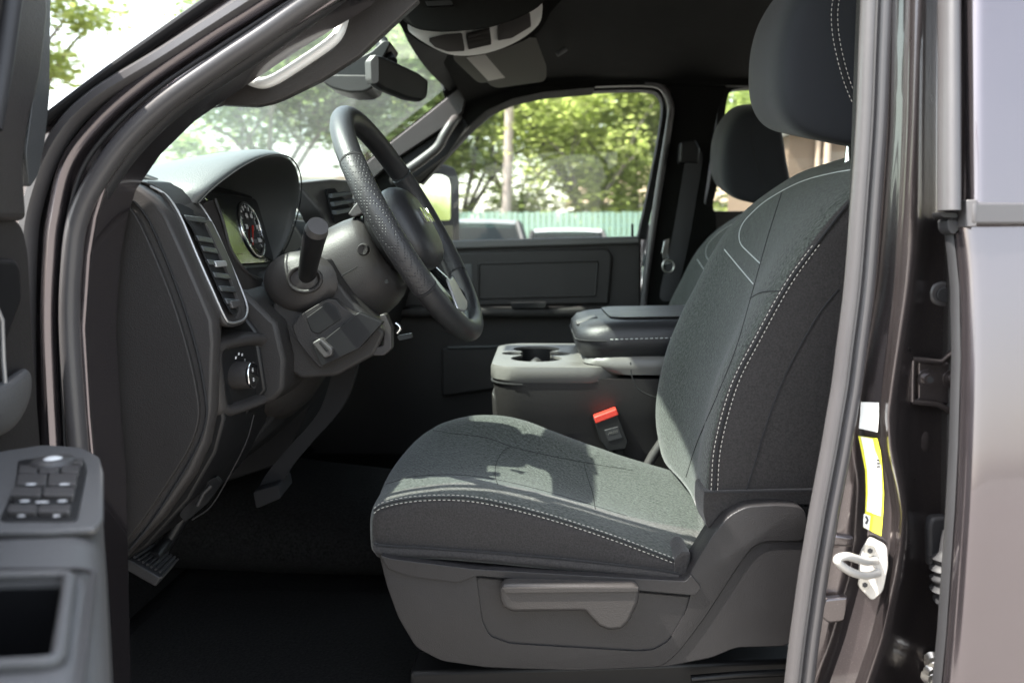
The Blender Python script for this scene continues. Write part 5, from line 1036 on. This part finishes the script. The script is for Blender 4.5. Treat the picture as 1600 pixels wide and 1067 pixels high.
def tree(x, y, h, r, label, mat='leaf_oak', seed=1, nb=60, nleaf=210, lean=0, low=.35):
    rnd = random.Random(seed); root = thing('oak_tree', label, 'tree', (x, y, 0), 'trees beyond the lot')
    m = MB(); base = Vector((x, y, 0)); tips = []
    fork = base + Vector((lean * .4, 0, h * .26))
    m.tube(catmull([base - Vector((0, 0, .1)), base + Vector((lean * .15, 0, h * .12)), fork], 4), [lerp(.20, .13, k / 8) for k in range(9)], 9)
    for k in range(6):
        a = 2 * math.pi * k / 6 + rnd.uniform(-.4, .4); L = r * rnd.uniform(.55, .9)
        e = fork + Vector((math.cos(a) * L + lean * .5, math.sin(a) * L, h * rnd.uniform(.18, .5))); mid = fork.lerp(e, .5) + Vector((0, 0, h * .06)) + Vector((rnd.uniform(-.3, .3), rnd.uniform(-.3, .3), 0))
        m.tube(catmull([fork, mid, e], 4), [lerp(.09, .03, j / 8) for j in range(9)], 7); tips += [e, mid]
        for q_ in range(2):
            e2 = mid + Vector((rnd.uniform(-1, 1) * r * .5, rnd.uniform(-1, 1) * r * .5, h * rnd.uniform(.1, .3))); m.tube([mid, mid.lerp(e2, .5) + Vector((0, 0, .15)), e2], [.045, .03, .015], 6); tips.append(e2)
    m.obj('trunk', 'bark', root)
    v = []; f = []; cz = h * .66
    for b in range(nb):
        while True:
            p = Vector((rnd.uniform(-1, 1), rnd.uniform(-1, 1), rnd.uniform(-1, 1)))
            if .35 < p.length < 1: break
        if b < len(tips) and rnd.random() < .7: c = tips[b] + Vector((rnd.uniform(-.4, .4), rnd.uniform(-.4, .4), rnd.uniform(0, .5)))
        else: c = Vector((x + lean * .6, y, cz)) + Vector((p.x * r, p.y * r, p.z * h * (.34 if p.z > 0 else low)))
        br = rnd.uniform(.5, 1.05)
        for k in range(nleaf):
            d = Vector((rnd.gauss(0, .5), rnd.gauss(0, .5), rnd.gauss(0, .38))) * br
            s = rnd.uniform(.06, .125); q = Matrix.Rotation(rnd.uniform(0, 6.28), 3, 'Z') @ Matrix.Rotation(rnd.uniform(-1.1, 1.1), 3, 'X'); i0 = len(v)
            v += [c + d + q @ Vector(t) * s for t in ((-1.3, 0, 0), (0, -.6, .1), (1.3, 0, 0), (0, .6, .1))]; f.append((i0, i0 + 1, i0 + 2, i0 + 3))
    o = newobj('crown', v, f, mat, root, smooth=0); return root
tree(-2.6, 27, 8.5, 3.0, 'oak with slim upright trunks left of the utility pole', 'leaf_oak', 3, lean=.3, low=.22)
tree(1.4, 25, 8.6, 3.0, 'bright yellow-green oak right of the utility pole', 'leaf_bright', 5, low=.3)
tree(3.6, 27, 8.2, 3.2, 'oak with leaning limbs in the right half of the far window', 'leaf_bright', 8, lean=-1.0, low=.26)
tree(7.4, 24, 8.5, 3.4, 'oak at the far window rear edge beside the far pillar', 'leaf_oak', 11)
tree(12.5, 22, 9, 3.6, 'oak seen above the tan building in the rear window', 'leaf_bright', 13)
tree(-4.6, 25, 9.0, 3.0, 'oak behind the far front pillar and mirror', 'leaf_deep', 17, low=.2)
tree(-8.0, 24, 9.8, 3.2, 'oak with a forked trunk above the steering wheel through the windshield', 'leaf_deep', 19, lean=.8, low=.12)
tree(-11.4, 27, 4.9, 2.2, 'small round oak above the cluster hood through the windshield', 'leaf_deep', 23, nb=34)
tree(-14.2, 26, 4.3, 2.0, 'low oak at the left end of the windshield view', 'leaf_oak', 29, nb=30)
tree(-13.9, 20.5, 12.2, 1.6, 'sunlit yellow-green tree beyond the open door frame at top left', 'leaf_bright', 31, nb=30, lean=2.0, low=.1)
for k, (x, y, h, lb) in enumerate(((-1, 38, 10, 'distant oak directly behind the utility pole'), (5.6, 39, 10, 'distant oak behind the pale house roof'), (-6, 37, 11, 'distant oak behind the front pillar tree'), (-11, 38, 10.5, 'distant oak behind the pale building'), (11, 38, 10.5, 'distant oak behind the rear edge oak'))):
    tree(x, y, h, 4.2, lb, 'leaf_oak' if k % 2 else 'leaf_bright', 41 + k, nb=50, nleaf=150, low=.45)
tree(24, 8.6, 2.7, 2.0, 'low tree standing behind the truck, seen in the far mirror', 'leaf_bright', 77, nb=30)
# shrubs along the fence line
def shrub(x, y, h, r, label, seed, mat='leaf_oak'):
    rnd = random.Random(seed); root = thing('shrub', label, 'shrub', (x, y, 0), 'shrubs behind the fence'); v = []; f = []
    m = MB()
    for k in range(4): a = k * 1.6; m.tube([Vector((x, y, 0)), Vector((x + math.cos(a) * r * .3, y + math.sin(a) * r * .3, h * .7))], [.05, .02], 6)
    m.obj('stem', 'bark', root)
    for k in range(3600):
        p = Vector((rnd.gauss(0, .45) * r, rnd.gauss(0, .45) * r, h * (.55 + rnd.gauss(0, .22)))); s = rnd.uniform(.07, .14); q = Matrix.Rotation(rnd.uniform(0, 6.28), 3, 'Z') @ Matrix.Rotation(rnd.uniform(-1.2, 1.2), 3, 'X'); i0 = len(v)
        v += [Vector((x, y, 0)) + p + q @ Vector(t) * s for t in ((-1.3, 0, 0), (0, -.5, .1), (1.3, 0, 0), (0, .5, .1))]; f.append((i0, i0 + 1, i0 + 2, i0 + 3))
    newobj('foliage', v, f, mat, root, smooth=0)
for k, (x, y, h, lb) in enumerate(((-3.6, 24.5, 3.6, 'shrub beside the outside mirror behind the fence'), (-.4, 25, 3.4, 'shrub left of the pole foot behind the fence'), (2.0, 24.5, 3.5, 'shrub below the leaning limbs behind the fence'), (4.2, 25, 3.8, 'shrub near the far window rear edge behind the fence'), (6.3, 23.6, 3.4, 'shrub under the rear edge oak behind the fence'))):
    shrub(x, y, h, 1.5, lb, 60 + k, 'leaf_oak' if k % 2 else 'leaf_bright')
# utility pole
up_ = thing('utility_pole', 'weathered wooden utility pole behind the green fence', 'pole', (-.86, 23.4, 0))
tube('pole_shaft', [Vector((-.95, 23.4, 0)), Vector((-.86, 23.4, 3)), Vector((-.68, 23.4, 8.6))], [.15, .135, .11], 'pole_wood', up_, n=12)
m = MB(); m.box((-.70, 23.28, 8.0), 1.9, .1, .12); m.obj('cross_arm', 'pole_wood', up_)
# fence of upright green slats
mk('fence_green', (.17, .26, .205), .6, var=.15); mk('fence_rail', (.13, .2, .16), .6)
fe = thing('green_fence', 'pale green upright slat fence behind the parked trucks', 'fence', (0, 22, 0))
bm_ = None
for k in range(88):
    x = -6.6 + k * .15
    if bm_ is None:
        mm = MB(); mm.box((x, 22, 1.24), .125, .022, 2.4); o = mm.obj('slat', 'fence_green', fe, smooth=0, bevel=.004, seg=1); bm_ = o
    else:
        o = bm_.copy(); COL.objects.link(o); o.location = (x, 22 + random.uniform(-.006, .006), 1.24 + random.uniform(-.02, .02))
for z in (.5, 1.3, 2.1):
    mm = MB(); mm.box((0, 22.05, z), 13.4, .05, .09); mm.obj('rail', 'fence_rail', fe, smooth=0)
for k in range(6):
    mm = MB(); mm.box((-6.6 + k * 2.64, 22.1, 1.2), .1, .1, 2.5); mm.obj('post', 'fence_rail', fe, smooth=0)
# parked pickups facing the cab
mk('white_paint', (.72, .73, .74), .3, coat=.8); mk('silver_paint', (.35, .38, .40), .3, metal=.5, coat=.8); mk('dark_paint', (.05, .07, .07), .3, coat=.8); mk('tyre', (.02, .02, .02), .85)
glass('car_glass', (.30, .36, .37))
def pickup(x, y, label, mat, s=1.0):
    root = thing('parked_pickup', label, 'truck', (x, y, 0), 'pickups parked in front of the fence')
    P = lambda a, b, c: Vector((x + a * s, y + b * s, c * s))
    def secs(l): return [[P(w_ * t[0], yy, lerp(z0, z1, t[1])) for t in ((-1, 0), (-1, .75), (-.93, 1), (.93, 1), (1, .75), (1, 0))] for yy, w_, z0, z1 in l]
    loft('lower_body', secs([(0, .88, .5, .95), (.12, .98, .45, 1.12), (.5, 1.0, .42, 1.22), (1.4, 1.0, .42, 1.28), (3.6, 1.0, .42, 1.28), (5.6, 1.0, .42, 1.28), (5.7, .98, .5, 1.26)]), mat, root, smooth=40, bevel=.03)
    # cab roof and pillars
    roof = [[P(a * 1.0, b, 1.90 - .05 * a * a) for a in (-.72, -.4, 0, .4, .72)] for b in (1.98, 2.2, 2.8, 3.5)]
    shell('roof', roof, .05, mat, root)
    for sx in (-1, 1):
        for (x0, y0, z0, x1, y1, z1) in ((.92, 1.35, 1.24, .73, 2.0, 1.87), (.94, 2.55, 1.25, .74, 2.6, 1.86), (.93, 3.6, 1.25, .72, 3.5, 1.86)):
            tube('pillar', [P(sx * x0, y0, z0), P(sx * x1, y1, z1)], .045 * s, mat if y0 > 3 else 'black_plastic', root, n=8)
        slab('side_glass', [P(sx * .92, 1.5, 1.27), P(sx * .92, 3.55, 1.27), P(sx * .73, 3.45, 1.84), P(sx * .73, 2.05, 1.84)], (-.01 * sx, 0, 0), 'car_glass', root, bevel=0)
        tube('mirror', [P(sx * .98, 1.5, 1.3), P(sx * 1.14, 1.48, 1.36), P(sx * 1.14, 1.48, 1.52)], [.03, .08, .07], 'black_plastic', root, n=8)
        slab('headlight', [P(sx * .55, -.01, .82), P(sx * .86, .04, .82), P(sx * .88, .06, 1.0), P(sx * .55, 0.0, 1.0)], (0, .05, 0), 'silver', root, bevel=.01)
        for yy in (.95, 4.6):
            w_ = tube('wheel', [P(sx * .78, yy, .4), P(sx * 1.0, yy, .4)], .4 * s, 'tyre', root, n=20, bevel=.03); tube('rim', [P(sx * .99, yy, .4), P(sx * 1.01, yy, .4)], .24 * s, 'silver', w_, n=16)
    slab('windshield', [P(-.9, 1.36, 1.26), P(.9, 1.36, 1.26), P(.72, 1.99, 1.86), P(-.72, 1.99, 1.86)], (0, .01, 0), 'car_glass', root, bevel=0)
    slab('rear_glass', [P(-.9, 3.6, 1.28), P(.9, 3.6, 1.28), P(.7, 3.5, 1.84), P(-.7, 3.5, 1.84)], (0, .01, 0), 'car_glass', root, bevel=0)
    slab('grille', [P(-.5, -.02, .62), P(.5, -.02, .62), P(.5, .0, 1.0), P(-.5, .0, 1.0)], (0, .04, 0), 'black_plastic', root, bevel=.01)
    slab('bumper', [P(-.95, -.12, .42), P(.95, -.12, .42), P(.95, -.1, .62), P(-.95, -.1, .62)], (0, .15, 0), 'silver', root, bevel=.03)
    for sx in (-.35, .35):
        slab('seat_back', rounded([P(sx - .22, 2.7, 1.0), P(sx + .22, 2.7, 1.0), P(sx + .18, 2.8, 1.62), P(sx - .18, 2.8, 1.62)], .06), (0, .12, 0), 'black_plastic', root, bevel=.03)
pickup(-1.0, 9.4, 'white pickup behind the outside mirror in the far window', 'silver_paint')
pickup(2.35, 9.6, 'dark pickup at the rear edge of the far window', 'dark_paint')
pickup(.62, 15.5, 'white pickup parked farther back before the green fence', 'white_paint', 1.0)
# pale commercial building seen through the windshield
mk('stucco', (.62, .58, .52), .9, var=.08, vscale=1.5, bump=('noise', 8, .2)); mk('stucco_white', (.78, .77, .74), .9, var=.05); mk('tan_brick', (.10, .066, .04), .85, var=.18, vscale=5, bump=('noise', 15, .3)); mk('roof_tan', (.36, .27, .20), .9); mk('window_dark', (.03, .035, .04), .15)
b1 = thing('pale_building', 'pale stucco building between the trees through the windshield', 'building', (-10.5, 34, 0))
m = MB(); m.box((-9.8, 36, 2.2), 7.0, 4, 4.4); m.obj('wall', 'stucco', b1, smooth=0, bevel=.03)
m = MB(); m.box((-9.8, 36, 5.0), 7.4, 4.4, 1.3); m.obj('parapet', 'stucco_white', b1, smooth=0, bevel=.04)
for k in range(3):
    m = MB(); m.box((-12 + k * 2.1, 33.97, 2.3), 1.2, .1, 1.4); wv = m.obj('window', 'window_dark', b1, smooth=0)
    m = MB(); m.box((-12 + k * 2.1, 33.93, 1.55), 1.4, .16, .1); m.obj('sill', 'stucco_white', b1, smooth=0)
# house with a tan roof beyond the fence
b2 = thing('tan_roof_house', 'low house with a tan roof between the oaks behind the fence', 'house', (4.2, 34, 0))
m = MB(); m.box((4.6, 36, 1.7), 6, 4, 3.4); m.obj('wall', 'stucco_white', b2, smooth=0)
m = MB(); m.slab([Vector((1.2, 33.7, 3.3)), Vector((8.0, 33.7, 3.3)), Vector((7.0, 36, 4.9)), Vector((2.2, 36, 4.9))], (0, .1, .12)); m.obj('roof', 'roof_tan', b2, smooth=0)
m = MB(); m.slab([Vector((1.2, 38.3, 3.3)), Vector((8.0, 38.3, 3.3)), Vector((7.0, 36, 4.9)), Vector((2.2, 36, 4.9))], (0, -.1, .12)); m.obj('roof', 'roof_tan', b2, smooth=0)
for xx in (3.2, 5.6):
    m = MB(); m.box((xx, 33.97, 1.8), 1.0, .1, 1.2); m.obj('window', 'window_dark', b2, smooth=0)
# tan brick building behind the rear window
b3 = thing('tan_building', 'tan brick wall with a downpipe seen through the rear side window', 'building', (5.5, 13, 0))
m = MB(); m.box((7.0, 15, 1.62), 6.4, 4, 3.24); m.obj('wall', 'tan_brick', b3, smooth=0)
m = MB(); m.box((7.0, 15, 3.34), 6.7, 4.3, .2); m.obj('eave', 'stucco_white', b3, smooth=0, bevel=.03)
tube('downpipe', [Vector((4.35, 12.9, 0)), Vector((4.35, 12.9, 3.2))], .05, 'roof_tan', b3); tube('downpipe', [Vector((4.22, 12.93, 0)), Vector((4.22, 12.93, 3.2))], .035, 'roof_tan', b3)
m = MB(); m.box((5.4, 12.97, 2.0), 1.1, .1, 1.2); m.obj('window', 'window_dark', b3, smooth=0)
